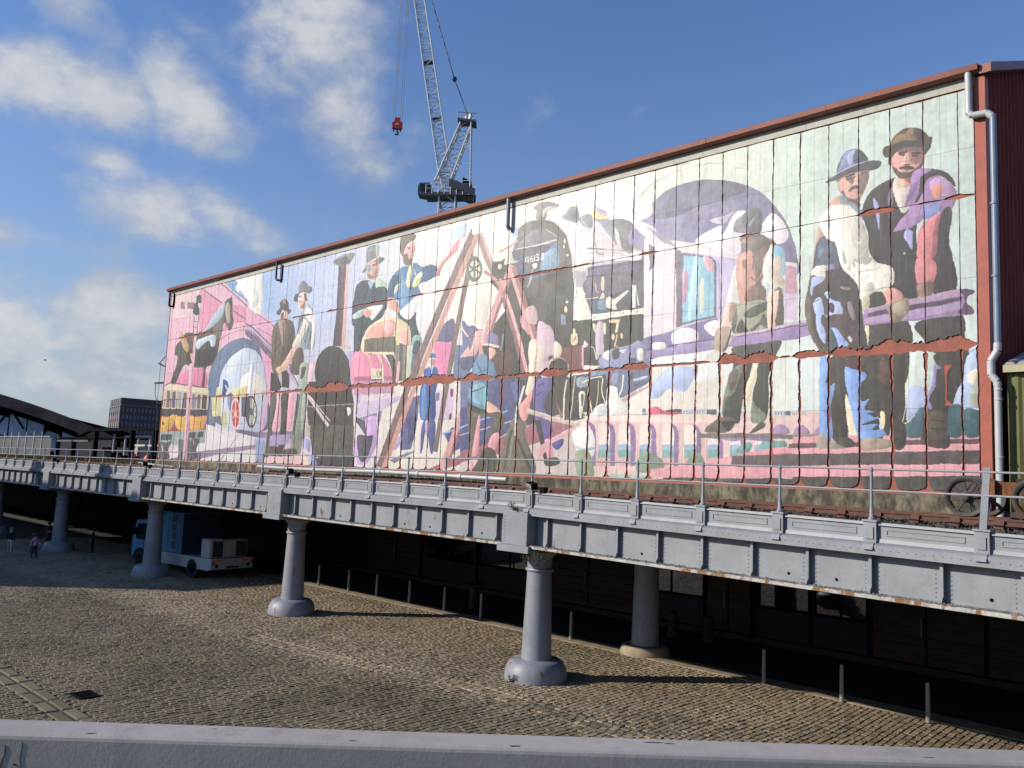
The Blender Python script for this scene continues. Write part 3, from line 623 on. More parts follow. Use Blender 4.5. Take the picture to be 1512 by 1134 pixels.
MURAL = """
@ 0 0 1
# lower ground bases (px)
p e3dcd6 560,560 950,548 950,715 560,700
@ 230 400 .15873
p e9bccb 60,160 600,60 880,280 1134,520 1134,1500 40,1500
p e79db8 420,170 620,300 860,340 860,480 720,470 640,560 430,640 390,560 400,250
p ecd0d4 150,190 385,150 395,420 160,440
s e58fb0 400,900 455,890 470,1080 180,1080 250,960
p 7fa8d4 630,85 745,50 770,210 870,240 885,310 720,190
s f4f0e8 735,60 860,20 985,5 992,100 1000,260 985,400 950,500 890,490 860,430 872,300 830,240 800,185 765,195 745,150 770,115
s dfe2dc 880,180 930,170 960,240 940,330 900,330 905,250
l 12 8d7a92 430,165 620,300
l 12 8d7a92 600,110 720,210 860,335
l 12 8d7a92 720,370 860,465
l 10 8d7a92 965,415 1134,545
l 10 8d7a92 950,530 1100,630
l 5 9c6a86 590,650 660,600 760,560 850,550
l 5 9c6a86 735,485 800,472 860,485
p b07a82 235,290 365,295 365,355 235,355
p ccd4e0 272,291 298,292 298,354 272,354
s 6c7c98 480,1500 490,1134 500,960 560,800 650,690 760,635 850,630 940,680 1000,780 1030,900 1040,1134 1035,1480
s ccd4e6 585,1500 590,1134 610,960 680,830 770,750 850,718 930,745 990,830 1022,960 1030,1134 1000,1480
s e6e0da 800,1000 900,940 1000,1000 1020,1150 800,1160
l 4 dfe2ee 860,760 740,1050
s 615a50 690,255 715,250 718,400 728,470 715,525 690,555 665,520 640,470 620,560 600,640 580,760 545,850 520,880 470,910 455,1070 430,1065 445,910 380,905 300,880 265,880 230,950 190,1040 145,1045 165,960 195,880 205,800 180,780 195,690 240,640 290,575 400,585 470,540 540,450 600,380 640,300
s 615a50 690,262 640,300 560,430 470,540 400,590 560,650 610,600 630,500 690,420
s 47423c 300,760 420,740 540,700 560,780 500,870 400,890 310,860
s 7a7264 560,420 630,380 620,560 570,640 540,560
s b2c4d0 645,295 600,340 540,415 470,530 430,575 520,530 600,450 640,370
s b8a898 660,300 692,310 700,430 690,480 670,480 650,380
p 3c3832 690,260 705,280 720,360 700,330
s c8d6e0 390,650 450,620 550,595 555,690 520,705 500,650 450,680 400,730 378,700
s cba678 225,560 265,600 310,690 300,760 260,720 235,640
p e8dfe0 383,150 402,150 405,560 390,560
s 4a4a52 385,235 425,230 428,290 410,340 405,410 350,395 362,320 380,290
s d8d4cc 400,300 428,310 425,350 405,345
l 7 5a4a55 360,420 345,780
l 7 5a4a55 402,420 385,600
l 5 5a4a55 350,470 395,475
l 5 5a4a55 348,520 395,525
l 5 5a4a55 348,640 380,640
s e2b070 325,770 350,775 358,820 335,830
@ 230 540 .15873
p e6e0e2 475,545 600,580 770,620 1000,690 1000,900 30,890 60,860 150,800 250,700 460,690
p 807490 740,590 850,605 1030,640 1134,650 1134,700 950,670 760,622
p b9aed6 920,680 1134,650 1134,770 1000,760 910,790
p a08ea6 80,880 400,800 940,735 940,772 560,830 300,900
l 6 8a7c90 770,640 600,890
p e8dec4 85,195 130,172 300,190 480,215 497,240 497,262 90,220
l 7 55555e 88,190 150,162 300,182 482,208
p d4c6a4 85,218 497,262 487,408 60,398
r 7c7690 110,235 138,238 130,390 100,388
r 6c6680 160,240 190,243 182,392 150,390
r a8a8c4 210,245 240,248 235,394 200,392
r 6c6680 262,252 292,255 285,396 252,394
r 8a84a0 345,262 372,265 366,400 335,398
r 6c6680 392,268 420,270 414,402 384,400
r 5c5a66 440,272 480,276 472,404 430,402
p 58545c 62,400 487,410 478,470 52,470
p b06a70 50,470 478,465 468,595 44,618
s e6bc6c 52,478 110,482 172,455 170,540 130,600 46,612
s e6bc6c 180,460 240,478 300,470 290,595 230,600 188,560
s e6b070 325,465 380,480 474,470 466,520 440,590 330,600 320,540
d a04838 70,515 84,535 70,560 55,535
l 3 b88a4c 100,535 150,533
l 3 b88a4c 338,520 460,522
l 3 b88a4c 224,505 236,505
p a9b8b6 44,618 470,598 458,720 34,745
p 62666a 52,640 160,640 150,692 48,694
p 62666a 312,622 380,618 372,670 302,675
p 62666a 396,618 452,612 440,665 390,668
s 6a6a6e 34,720 100,715 150,700 120,780 130,860 40,880
s 74747a 215,700 260,690 320,690 310,870 225,870
s 6a6a70 330,690 408,685 380,780 390,850 318,870
l 8 d8d4d0 60,740 70,800
l 8 c8c4c0 350,690 352,730
p ded6a8 522,292 612,290 610,440 526,440
p e8e2c0 572,200 612,192 614,290 560,290
s ded6a8 530,430 600,430 590,480 540,480
s 7f8494 500,390 530,470 600,470 640,520 610,560 560,530 520,540 495,500
e d6d0a8 640,500 30,82
s 4a66a0 630,130 668,148 680,200 660,240 640,285 620,275 625,200
l 12 e8e2dc 650,180 700,290
s 9098b4 680,260 740,240 760,300 740,420 690,420 670,330
s ddd4a4 715,235 800,200 850,190 872,270 800,292 720,290
p 6a6478 800,290 850,290 845,480 800,470
p b25a48 725,290 788,292 772,460 742,540 722,500
e f0d0d4 745,450 48,150
e c86a60 745,450 36,125
e e2a0a8 745,450 12,40
l 6 f0d4d8 745,310 745,590
l 6 f0d4d8 705,400 785,500
l 6 f0d4d8 705,500 785,400
e 58545e 892,430 54,152
e cfd0c8 896,430 40,128
l 7 6a6670 892,290 892,570
l 7 6a6670 850,360 935,500
l 7 6a6670 850,500 935,360
l 7 6a6670 845,430 938,430
e 6a6670 892,430 14,40
p 5f5c66 848,290 885,280 872,570 846,480
p ececf0 882,-10 925,-10 890,262 852,262
p aebdd4 900,-10 925,-10 892,262 880,262
p e7bfca 318,-20 355,-20 287,880 252,880
p d09aac 345,-20 357,-20 289,880 278,880
@ 230 400 .15873
l 24 e7bfca 372,600 350,850 335,890
@ 380 370 .15873
p e4acc6 -100,520 140,690 140,1134 80,1134 0,800 -100,700
l 9 9a86a6 0,590 150,690
l 9 9a86a6 0,720 140,800
@ 380 540 .15873
p e4acc6 70,0 140,0 120,260 50,610 20,600 100,240
p 8f86a4 20,620 450,610 440,690 0,670
@ 380 370 .15873
p c4aec8 -110,660 0,740 330,1075 345,1134 300,1134 0,830 -110,720
p 7c6c82 -110,730 0,800 240,1060 225,1110 0,880 -110,780
l 8 5c4c68 -110,675 0,755 330,1090
l 5 5c4c68 -90,735 0,795 240,1040
s 5e5650 180,585 212,540 215,485 255,455 290,480 300,545 322,560 285,592 240,550 210,605
s a8968c 235,475 258,462 272,490 250,495
s dabaaa 225,580 272,560 288,600 272,650 218,645
p 6a524c 225,585 250,570 245,640 220,640
s 6f6358 150,720 215,650 290,640 340,680 358,800 352,860 285,1030 290,1134 150,1134 135,900
s a6927f 200,650 262,655 255,860 240,900 215,760
l 10 564c46 330,740 300,900 250,1010
l 8 564c46 180,760 170,1000
s 9aa6aa 400,620 440,540 480,500 520,560 530,640 545,700 525,920 430,930 400,1134 330,1134 340,1000 350,880 360,830 400,730
s 64707c 390,640 430,620 420,760 370,830
s eeeae0 470,515 530,600 542,720 520,915 500,905 512,700 470,640 445,590
l 7 6a7480 500,740 470,900
l 7 6a7480 480,700 440,860
s 84828a 345,468 350,420 385,400 390,330 430,285 470,310 475,330 512,345 505,385 470,402 400,395 380,472
s 5a5064 345,468 350,420 385,405 380,472
s 5a5064 470,400 508,350 505,385
s ead0c0 385,425 440,385 465,420 468,470 430,540 395,548 383,490
p 7c5c58 435,400 460,400 470,470 445,470
l 8 8a6a60 390,480 430,470
l 6 8a6a60 400,510 420,512
l 6 7a5a54 395,440 420,432
s e4dccf 430,640 482,680 420,820 370,922 330,885 385,760
s e6b5aa 340,890 372,925 300,1060 240,1134 195,1115 260,1020
s 6a5c54 360,930 430,930 420,1134 310,1134
@ 380 540 .15873
s d8b8a0 180,20 280,0 250,80 200,75
p 4f4a46 130,60 190,80 230,200 190,240 120,240
p 4f4a46 230,60 300,30 300,210 230,200
l 30 c4aec8 280,20 380,200
l 8 5c4c68 300,20 395,200
s a6b8a8 400,0 480,-10 465,220 395,230
s 70606a 420,40 445,50 420,120 400,110
s e8c4d2 485,0 560,0 520,100 530,230 470,230
s 6e6a5e 130,270 185,280 150,560 110,840 70,840 120,440
s eebbca 190,270 222,275 205,560 140,595 178,400
s 55504a 225,275 290,280 272,600 232,840 190,840 222,500
s ecb0c2 292,280 350,285 322,560 276,575
s 8d9488 390,270 462,268 440,560 400,830 340,850 310,720 360,500
s 6a7068 370,300 400,290 370,500 340,640 330,600
s a8b8a8 420,300 455,290 430,560 410,600
p b4a4cc 120,650 310,640 300,730 115,750
s 6a6058 100,760 190,755 195,830 100,835
s 6a6058 238,790 360,775 362,850 258,860
p e6c6c6 50,855 440,832 545,940 0,935
p 9aa4c8 -10,690 80,700 60,930 -20,930
# locomotive with chimney, front
@ 380 370 .15873
p d4c4bc 700,890 835,880 910,915 690,915
p 7c6c74 715,100 900,45 850,140 815,890 705,890 740,560 765,150
p 5e525c 760,150 790,140 765,890 705,890 740,560
p e8b8b0 832,130 852,125 818,890 786,890
s 8d8d8c 708,105 760,60 830,30 905,25 902,60 860,120 800,140 740,140
s 6a6a6c 720,105 780,70 840,60 860,115 800,135 750,135
e 4e4a46 705,1130 168,242
p b9a8d0 845,950 935,930 955,1300 860,1300 870,1134
@ 380 540 .15873
p 4e4a46 480,150 870,130 905,360 470,380
s c4b4ce 890,150 950,160 960,220 960,330 930,350 910,260
p 5a544e 460,380 900,360 892,850 520,850 480,560
p 68645e 500,548 905,560 892,840 600,885 510,800
p 555058 545,860 905,845 905,945 550,945
l 8 b4aca4 470,385 905,355
l 26 dccccf 472,278 665,565
l 7 f2eae6 480,270 680,520
s e8e4de 838,390 870,395 875,440 850,470 840,430
l 5 77736c 740,610 790,650 800,740
s a4a4d4 440,690 492,700 492,800 450,770
p c8beb4 440,550 495,555 495,690 440,640
p e4d4c4 425,790 470,850 490,935 430,935
s b0b4dc 490,830 542,850 550,935 500,935
# boiler
@ 530 510 .17637
s ea98b2 -40,40 60,32 130,45 220,105 270,200 295,320 -40,330
p b87088 -40,265 280,258 292,330 -40,340
p c89ab0 -40,300 290,290 300,400 -40,420
l 10 f2e6cc 30,42 80,90 106,170 112,280
l 10 f2e6cc 120,42 175,100 200,180 204,310
s 5c5854 200,20 300,100 325,330 292,315 275,200 235,100
p ece4c4 108,198 196,196 196,286 108,288
p 4c443c 108,284 196,282 196,292 108,294
l 4 3c342c 122,212 122,266
l 4 3c342c 122,266 136,266
l 4 3c342c 147,212 147,266
l 4 3c342c 158,215 170,213 172,262 160,266 158,215
l 4 3c342c 180,266 180,214 190,264 190,212
l 12 d4c4dc 20,400 0,470
l 10 cfc0d8 100,400 200,440 280,300
@ 530 320 .17637
p efefef 440,700 640,640 640,820 520,1100 440,1040
s 46525c 0,560 65,530 110,545 150,560 200,590 240,620 240,700 230,790 200,830 130,850 90,950 40,1000 -30,1134 -40,1134 -30,700
@ 380 370 .15873
s 48545e 920,340 960,300 1010,280 1134,360 1134,700 1010,700 960,920 910,920 930,720 885,690 890,520
s c2d4cc 895,600 1000,540 985,610 900,640
@ 530 320 .17637
s 48545e 160,560 235,600 245,690 200,840 140,860 110,800 60,800 60,640
l 8 2e3840 120,600 110,760
l 14 b0c4b8 165,560 235,590
l 10 343e46 75,560 60,700
s 6d8084 75,265 165,240 172,330 212,345 205,372 90,440 35,470 45,440 78,400
s 93a6a6 100,262 150,248 155,330 110,345
p d8b0b0 76,385 168,335 172,362 78,412
s ddb0a0 82,412 165,370 168,480 145,522 95,530 80,470
s 8aa0b4 80,412 108,402 100,470 84,465
s 7a5a54 130,395 160,385 158,400 132,410
l 5 7a4a44 140,455 165,450
l 7 5a4844 88,470 100,520
s a8c8e4 78,542 132,542 100,605
s f4f0ee 62,772 150,745 205,748 130,855 100,855
s dcaca2 55,775 110,790 95,840 52,835
s ecdcb8 45,1134 50,990 90,920 180,860 280,838 370,870 432,930 440,1134
s e8ab9e 58,1005 110,925 190,880 292,868 300,950 280,1000 150,1015
s f0c0b8 200,890 280,880 285,950 240,980
s e8b8ae 352,950 420,980 415,1080 348,1050
p 7a7668 50,1025 305,1003 322,1134 45,1134
p 66625a 342,1055 430,1085 430,1134 342,1134
s 46525e 340,775 440,770 500,830 500,900 522,980 450,1080 430,930 370,870 330,850
s 5d87ae 250,580 290,490 350,430 410,410 480,390 530,420 640,410 662,490 560,540 500,580 520,640 440,700 440,775 340,778 330,700 250,700
s 3f5f80 250,580 290,490 342,500 300,600 285,690 250,700
s 48678a 530,430 640,410 660,485 550,548 520,520
s 7aa0c4 350,560 440,540 430,740 350,740
l 6 345070 440,440 450,740
l 6 345070 350,480 345,760
s e6e3b0 415,440 440,420 432,580 400,575
s e6e3b0 450,570 480,500 530,460 510,560 470,590
s e6e3b0 300,610 330,570 335,600 300,650
s d8a898 240,690 280,680 320,720 350,790 310,800 250,760
s e4e0dc 215,800 250,760 260,830 220,840
s 665c54 345,235 370,160 450,145 482,160 462,205 400,230 385,290 362,335
s cd9c8e 375,260 460,200 472,285 440,385 400,405 370,345
s 66544e 372,320 400,310 442,330 442,390 400,410 375,385
p 7a564e 405,265 440,245 440,258 408,280
l 5 8a4a48 415,335 445,330
s d29496 650,490 680,400 760,300 790,240 850,180 890,142 888,165 845,200 872,230 840,225 830,280 740,370 690,440 680,495
s b87a7e 655,490 680,420 720,380 690,450 678,495
s f6f2ee 350,790 470,690 500,740 440,850 380,852
s f6f2ee 500,760 530,830 520,980 500,960 480,850
s 96b6ae 455,1010 520,1000 522,1134 450,1134
p bcd4ec 800,90 905,60 905,130 850,175 800,170
@ 530 510 .17637
p 8b887c 300,0 430,0 412,290 318,305
p 66625a 345,0 372,0 362,290 330,300
s eab0b8 328,150 346,150 332,312 308,312
p d8ccb0 405,0 430,0 412,290 395,290
p b2c8c6 430,0 515,0 515,280 410,300
s 6c6c72 450,90 500,60 510,250 440,275
s 585860 470,-30 515,-30 500,60 450,70
p e690b6 620,-60 815,-60 765,290 640,290
@ 530 320 .17637
p e690b6 640,1035 790,1030 790,1134 630,1134
s 6f6c8c 640,1034 690,930 740,880 800,862 806,1034
p 72769c 862,870 1000,930 1045,950 965,1134 870,1134
p e6c4cc 930,940 1040,950 1010,1134 960,1120
l 14 e8dcc8 850,900 880,960 960,1050
l 10 ece2cc 850,900 810,1080
s f2eee2 900,600 1110,570 1080,820 1060,940 900,900 880,760
@ 530 510 .17637
p 7884a4 800,0 960,0 930,280 790,290
s e2b0ae 860,100 930,0 1040,-20 960,150 900,130
s 56627e 850,110 950,95 965,130 950,190 860,190
p d4c2de -20,485 350,425 385,440 205,540 -20,605
p 9a90b0 0,610 200,545 150,760 130,800 60,640
p 625e70 -20,600 60,640 140,600 150,760 60,760 -20,640
s c9a8d4 60,620 160,600 160,740 140,860 90,960 40,1010 -20,960 -40,800 60,760
s 5d5a68 -10,760 80,760 120,760 90,900 40,980 0,930
l 8 e0d0d8 160,560 150,660
l 8 dfc8d0 150,660 370,610
l 9 e0d0c0 300,750 480,690
p 6c6c94 350,445 510,420 495,610 440,870 350,880
p 55587c 400,600 490,600 470,780 420,840
s b4a8cc 290,820 340,760 360,800 300,880
p 46604e 0,0 0,0 0,0
p e8dfd4 390,935 640,880 800,725 800,760 720,1045 230,1040
p 8c86a0 260,960 400,900 480,880 300,990
p a66e7a 560,1045 700,990 940,880 1134,760 1134,800 960,960 700,1045
p 6f6694 715,745 900,690 1134,610 1134,740 800,885 750,825
e 5a5684 800,780 60,90
l 14 92b8e6 700,745 935,665
p e0c8e2 640,385 800,350 790,560 720,640 645,610
p 7884a0 650,400 680,395 675,460 645,465
s 8a4448 768,375 790,370 790,425 770,430
s 8a4448 765,570 782,570 775,620 755,620
s 4a6aa6 555,200 600,180 655,195 668,290 645,400 645,600 600,625 518,610 510,420 540,280 545,220
s 36508a 600,300 640,290 635,580 600,600
s 6c92c0 530,400 560,330 565,600 528,600
s dfe4ee 598,182 622,180 610,245
s 5b80ae 592,112 600,72 638,74 645,118
s e8e4e0 595,108 642,104 642,120 595,122
s c4a090 600,122 640,116 636,168 607,165
s 5a6094 540,640 640,635 628,880 600,890 565,720 530,890 516,880
s c0a8d0 560,640 590,640 580,720 565,760
l 12 d8a8c0 575,650 570,700
# shear legs
@ 0 0 1
l 7 86746e 699,358 690,410 669,520 643,667
l 9 8d7474 700,340 672,405 640,480 600,580 560,690
l 7 d2a294 706,348 678,412 648,486 608,585 566,694
l 7 a88a8a 707,345 718,380 736,420
l 4 d4b4ac 712,345 724,380 740,418
@ 530 320 .17637
s f0ece0 990,60 1020,130 960,150 950,120
e 6f7e7c 968,440 68,108
e ece4cc 972,440 46,78
l 16 6f7e7c 970,350 970,530
l 16 6f7e7c 915,400 1020,480
l 16 6f7e7c 915,480 1020,400
# big engine
@ 700 280 .22928
p 4c4a47 125,468 180,460 250,400 280,310 350,230 430,195 510,205 580,260 620,350 630,450 645,640 640,820 720,900 690,1000 560,1030 540,1300 60,1240 60,1134 110,900 220,760 150,640 105,600
s 565450 330,600 500,560 520,800 420,880 380,760
s 70686a 400,190 412,140 388,115 440,85 545,95 530,118 480,138 462,190
s 8e8886 450,90 540,97 500,110 455,115
s 807e84 250,400 285,310 350,235 430,200 500,215 420,240 330,290 280,370
s 5c5a78 260,390 330,300 430,255 500,270 545,335 545,500 440,560 330,575 255,480
s 767688 345,300 440,262 520,300 530,332 300,375
s 5b7ea8 380,470 470,400 535,345 545,470 520,535 370,562
l 11 dcd8cc 265,388 530,335
l 7 c8c0c0 475,212 560,265 602,335 625,425
l 4 8a8a90 590,300 600,420
s ded8d4 375,500 400,480 410,500 385,540
l 8 b8c4d0 385,540 345,630
l 9 8fa4b8 190,930 175,1040
l 6 c8b8a8 600,720 590,760
e e4d8b8 598,725 10,14
e e0d0a8 592,775 12,16
s 6a94bc 560,800 600,780 595,870 565,870
l 15 d0a89c 165,405 250,355 340,295
e d8d0c0 348,290 14,34
s d0d4c0 196,480 218,395 240,388 258,450 292,465 225,482
s b8ccdc 240,280 285,235 290,290 245,310
e d8ccbc 168,498 14,20
s f4eeee 460,200 560,150 700,160 800,190 880,240 960,340 1015,400 1010,450 800,470 665,490 630,420 600,310 540,240
s e8dcdc 620,300 780,250 900,330 980,390 800,450 660,480
s 8c8c90 555,180 590,165 612,120 668,120 672,212 600,200
s 7c7c84 575,170 640,130 665,150 650,200
s 8e9098 682,180 758,160 762,250 700,235
s 9092a0 780,185 900,190 912,310 918,360 870,290 810,220
s 7e7c7c 900,190 1030,230 1022,400 960,385 930,280
l 9 c8c0c8 700,200 745,270
s dfd2a2 765,125 800,115 860,165 1000,150 985,185 780,185
s b0a8c0 770,110 800,115 870,160 860,170 790,140
l 8 a89cb0 735,375 800,385 1010,400
l 5 b0a4b4 740,410 900,410 1010,440
l 7 c8bcc8 700,180 690,320 680,430
p c8a48c 1032,270 1090,295 1085,400 1030,390
p 6c6464 1080,290 1105,300 1100,500 1080,480
p ccc8d4 750,465 1015,455 1015,495 750,500
p a4a0b8 880,460 1015,455 1015,490 880,495
p 565462 720,505 1092,450 1095,745 760,800 712,640
s 706c88 750,525 900,500 880,600 745,630
s 6a6680 900,520 1060,480 1040,600 920,620
p e6e6e0 652,520 720,508 712,640 745,800 752,825 638,845 650,700
p c8c4d0 720,505 735,505 728,640 760,800 745,800 712,640
l 7 44424a 660,660 655,720
e f0ead0 830,605 15,48
l 7 e0dcc8 785,600 790,660 800,670
p e4e8dc 870,745 1000,648 1012,662 925,770 890,745
s 84a0b4 800,740 840,690 870,760 830,780
l 8 e8e4d4 740,710 830,690
p e0e2d4 1022,615 1048,615 1065,740 1040,750
p f2eee2 755,822 1090,765 1097,800 768,855
l 5 6a6660 790,830 830,822
l 5 6a6660 880,808 970,790
p 45443e 640,850 1092,800 1092,960 1010,1060 900,1134 640,1134
p 3a3a36 880,860 1000,830 1000,960 880,990
s c4b8c8 795,870 842,860 838,960 800,1090 785,1060 800,960
s e8e0c8 760,880 780,890 785,960 770,960
l 12 e8d8b0 930,850 935,900 920,1000
p e8d8b0 880,862 945,845 940,862 885,878
e e2cc90 897,950 12,22
e e2cc90 955,940 10,22
e ce7a48 925,1010 14,12
e 32322e 900,1080 50,60
s 8890b0 830,1070 900,1020 980,1000 1090,960 1134,930 1134,1180 830,1180
s d8dce6 1010,1000 1080,980 1060,1050 1040,1110 1000,1060
e 3c3a3a 905,1085 32,48
s 44485a 940,1040 1000,1030 990,1110 940,1120
s ecdcb8 628,930 660,925 670,990 630,1000
l 5 504a40 640,950 655,950 640,975
p 804e50 560,1032 700,1000 712,1180 540,1180
l 12 e8a0b8 695,1005 708,1180
s d8d0e0 720,960 745,980 730,1010 705,1015
p eee4e6 1098,280 1145,300 1145,940 1090,962
l 4 d8d8d8 335,440 328,460 356,455
l 4 f0f0ec 352,438 352,476
l 4 f0f0ec 378,432 368,450 368,465 378,467 384,455 370,452
l 5 f0f0ec 393,428 393,466
l 4 f0f0ec 405,426 418,424 412,440 420,448 416,460 405,462
l 4 f0f0ec 430,422 442,420 432,440 444,452 434,460 428,448 442,436 430,422
# tripod second
@ 0 0 1
l 8 9c7474 735,415 757,480 776,554
l 5 e6b8b8 739,412 761,478 779,552
l 8 dcaaa8 757,392 729,460 690,590 652,693
l 4 9c7474 762,394 734,464 697,590 659,693
l 9 a87676 757,394 778,460 805,540 830,618 856,700
l 5 e4b0ac 753,396 774,462 801,542 826,620 851,700
l 5 c89088 715,400 738,420 742,440
@ 680 460 .22928
s 77708a 60,100 120,130 110,330 60,280
p 6a4c4c 200,260 330,240 340,400 220,420
# digger: engine flank and ground behind
p d8c8c6 0,900 720,720 760,1060 0,1050
p 60628c 0,450 330,430 580,430 600,560 480,700 330,770 180,845 0,905
p 7a7ca4 0,450 120,440 60,600 0,640
l 12 92b8e6 0,748 300,640
l 8 c8b8d4 0,800 330,705
p 4c4a50 330,440 580,440 640,660 480,720 360,760
p a6707c 0,905 180,848 340,775 520,705 740,690 740,735 560,830 300,905 0,975
s e2b4b2 0,290 70,240 100,130 140,150 110,260 80,290
s 58627e 0,310 70,290 90,330 60,380 8,370
s 7090ae 135,275 190,300 220,360 232,430 172,470 170,625 50,575 70,470 95,420 72,380
s 8cb0c4 80,480 160,470 150,600 60,560
s 70c0c0 150,520 175,500 170,625 150,610
l 7 46607c 110,330 150,420
l 6 46607c 95,400 165,380
l 7 3c4a60 70,520 150,490
s 9484ac 165,195 180,140 242,155 240,215 250,225 150,212
s f0dcc8 150,205 245,218 242,234 152,214
s 4f4640 145,222 180,230 192,300 165,280 148,258
s e6bcac 182,235 220,240 226,270 195,312 182,280
s e8baa8 172,580 240,620 282,670 200,680 165,645
s 6e6a5e 45,580 80,630 165,650 265,650 292,700 250,760 190,830 178,780 220,690 132,690 118,800 80,930 60,830
s 54503f 60,600 160,640 165,655 80,650
s e2a4ac 112,700 130,690 112,915 82,935 60,1020 95,1030 75,920
s e2a4ac 200,800 250,785 222,900 180,870
s 5a5448 160,880 222,900 235,1030 80,1030 100,985
s 7a7266 330,700 385,700 432,720 418,800 485,1040 238,1035 285,850
l 18 4c4844 370,820 455,1030
l 14 5c574e 330,760 280,1020
l 6 a09888 350,740 310,1000
# bending man with barrow pole
p 6c6ea4 320,460 380,430 390,560 350,590
s d8bccc 500,80 560,85 600,130 610,260 570,300 580,380 530,430 495,320
s d2b4b4 420,-10 470,-40 495,20 490,80 450,80 420,50
s e2a8b0 395,20 430,60 440,150 420,130 390,80
s ecdfcc 445,195 520,205 545,270 490,430 455,530 418,525 440,420
l 6 b8a898 500,240 470,420
s e6a8a2 440,530 465,530 430,690 395,695 378,620 420,560
s 6f66a0 500,440 590,430 592,480 540,600 572,700 592,780 530,830 490,770 478,640 468,520
l 9 4a4478 500,480 540,460
l 9 4a4478 490,540 530,520
s e6a4b6 540,840 580,830 602,940 555,955
p 4a4440 480,700 520,700 560,950 540,960
s 55504a 540,960 620,940 640,980 560,1000
s e4d8c6 605,195 652,230 642,290 600,312
s e0b0a0 575,320 605,300 600,350 570,360
e 44423e 640,370 66,76
l 6 caa8a0 590,320 640,296 690,330 700,380
p 48443e 590,440 700,420 700,690 650,650 610,560
l 14 dcd6b8 690,450 678,560 668,690
p 55555c 712,420 950,380 930,600 800,690 705,710
s dcd8bc 765,520 802,500 825,640 795,680 772,600
s 3c3c40 780,530 795,530 808,640 790,640
s d0d0c4 835,430 865,430 852,620 835,640
s c8c8c0 920,440 950,420 965,550 930,600
e e4d8b0 885,530 14,40
s 7c86a0 860,390 1134,365 1134,500 1040,545 960,500 900,430
s 3e4048 960,440 1080,410 1090,480 1010,500
l 9 e0dcd0 1050,420 1045,520
p dcb0b4 480,890 590,820 740,740 760,760 600,850 500,960
s 5a5a94 590,850 660,820 660,860 620,890
p c8a0aa 1040,560 1134,510 1134,530 1050,590
s f2f2f0 820,650 860,630 920,600 945,500 1000,488 1012,560 1072,590 1062,660 985,682 870,690
s f6f2ee 720,780 790,760 830,840 860,900 760,900
l 30 ccbcac 430,640 600,690 840,750
l 8 e0d4c8 430,628 600,678 840,738
l 14 eae4dc 412,480 385,580 362,640 355,800
@ 0 0 1
# viaduct painted
p e6c6c2 872,622 960,612 1455,612 1455,700 870,700
@ 900 440 .26455
s e8d4cc 0,650 1134,650 1134,690 0,690
v -125,690 100
v -15,692 98
v 98,695 98
v 216,698 96
v 340,702 94
v 465,706 94
v 590,770 90
v 715,780 88
v 850,795 84
s a88cb4 915,755 925,720 955,708 990,720 1000,755
s a88cb4 1030,755 1042,722 1070,710 1105,722 1115,758
@ 680 460 .22928
s f4f0ee 740,760 850,770 860,930 770,940
s b8cce8 700,790 740,860 800,880 860,870 855,890 760,890
s 9aa890 740,910 830,905 860,1060 760,1060
@ 900 440 .26455
s d86a82 215,650 222,620 270,608 310,632 400,640 402,650
s 44506a 185,650 190,620 205,580 212,620 212,650
s 544e5c 308,632 350,622 400,622 400,640
p ccd0d8 405,622 540,616 542,650 405,652
p 5e6878 545,622 600,622 600,652 545,652
p ccd0d8 605,628 690,628 690,655 605,655
p ccd0d8 915,632 1095,632 1095,655 915,655
k 8a92a0 412,630 530,626 8
k 8a92a0 920,638 1090,638 10
p 5e6878 985,632 1012,632 1012,656 985,656
s b8c6e8 215,560 240,480 330,395 470,390 470,450 420,525 330,512 280,555
p e8ecec 480,360 690,340 680,420 480,480
s 8c9c8c 150,930 170,885 225,868 290,900 305,950 230,975 160,970
s 8c9c88 430,920 460,880 500,868 535,910 520,950 450,950
s 76a098 710,860 740,820 790,810 780,860
s 76a098 840,840 880,790 930,800 980,800 985,850
p e6a8b2 230,955 480,930 690,885 880,850 1134,815 1134,1005 230,1005
p 6c5e62 680,885 900,872 1134,868 1134,945 680,940
p e09aa4 680,885 860,845 1134,815 1134,868 900,874
p 7a5c66 1000,815 1134,812 1134,842 1000,842
p b4c4b8 0,985 240,990 240,1015 0,1010
p 5a5654 300,1005 1134,1008 1134,1060 300,1055
p 7f7872 495,755 900,758 1134,765 1134,790 640,785 500,782
s 9a84b8 560,782 640,785 760,785 900,785 880,800 760,795 700,800 620,790
# tunnel and carriage
@ 900 220 .26455
l 5 a8ac9c 165,275 240,200 330,150 400,120
l 5 a8ac9c 405,195 405,95 460,78
l 5 a8ac9c 475,100 550,85 620,85
l 4 b4b8a8 700,105 760,115
s 8a84a6 150,420 190,350 230,310 330,230 450,185 580,172 720,190 840,240 940,340 1010,460 1050,600 1056,700 900,700 160,560
s 6e6b86 240,310 330,232 450,186 590,174 720,192 760,240 600,300 480,330 370,380 250,390
s f0e8ee 480,510 620,430 640,470 700,360 760,345 800,370 780,470 740,520 720,590 560,570
s f2ecf0 840,445 905,362 965,400 1000,470 985,520 900,535 850,500
s c4bccc 560,400 660,370 700,340 640,420
s f8f4f0 -20,160 60,170 130,210 150,320 230,300 235,370 150,405 60,390 -10,380
s ece4ec 150,400 240,430 260,460 170,450
p e8dcde 130,430 210,440 330,510 520,530 600,570 740,600 1050,640 1052,665 740,622 400,578 250,540
p a8a0b4 200,430 330,500 370,545 365,575 250,480
p ede2e8 195,500 350,540 375,560 375,1000 185,1060
p 77778a 220,530 255,552 250,660 225,685
l 8 b8a8bc 245,680 240,980
p 7a708000 0,0 0,0 0,0
p 7c7080 370,560 402,570 408,990 374,1000
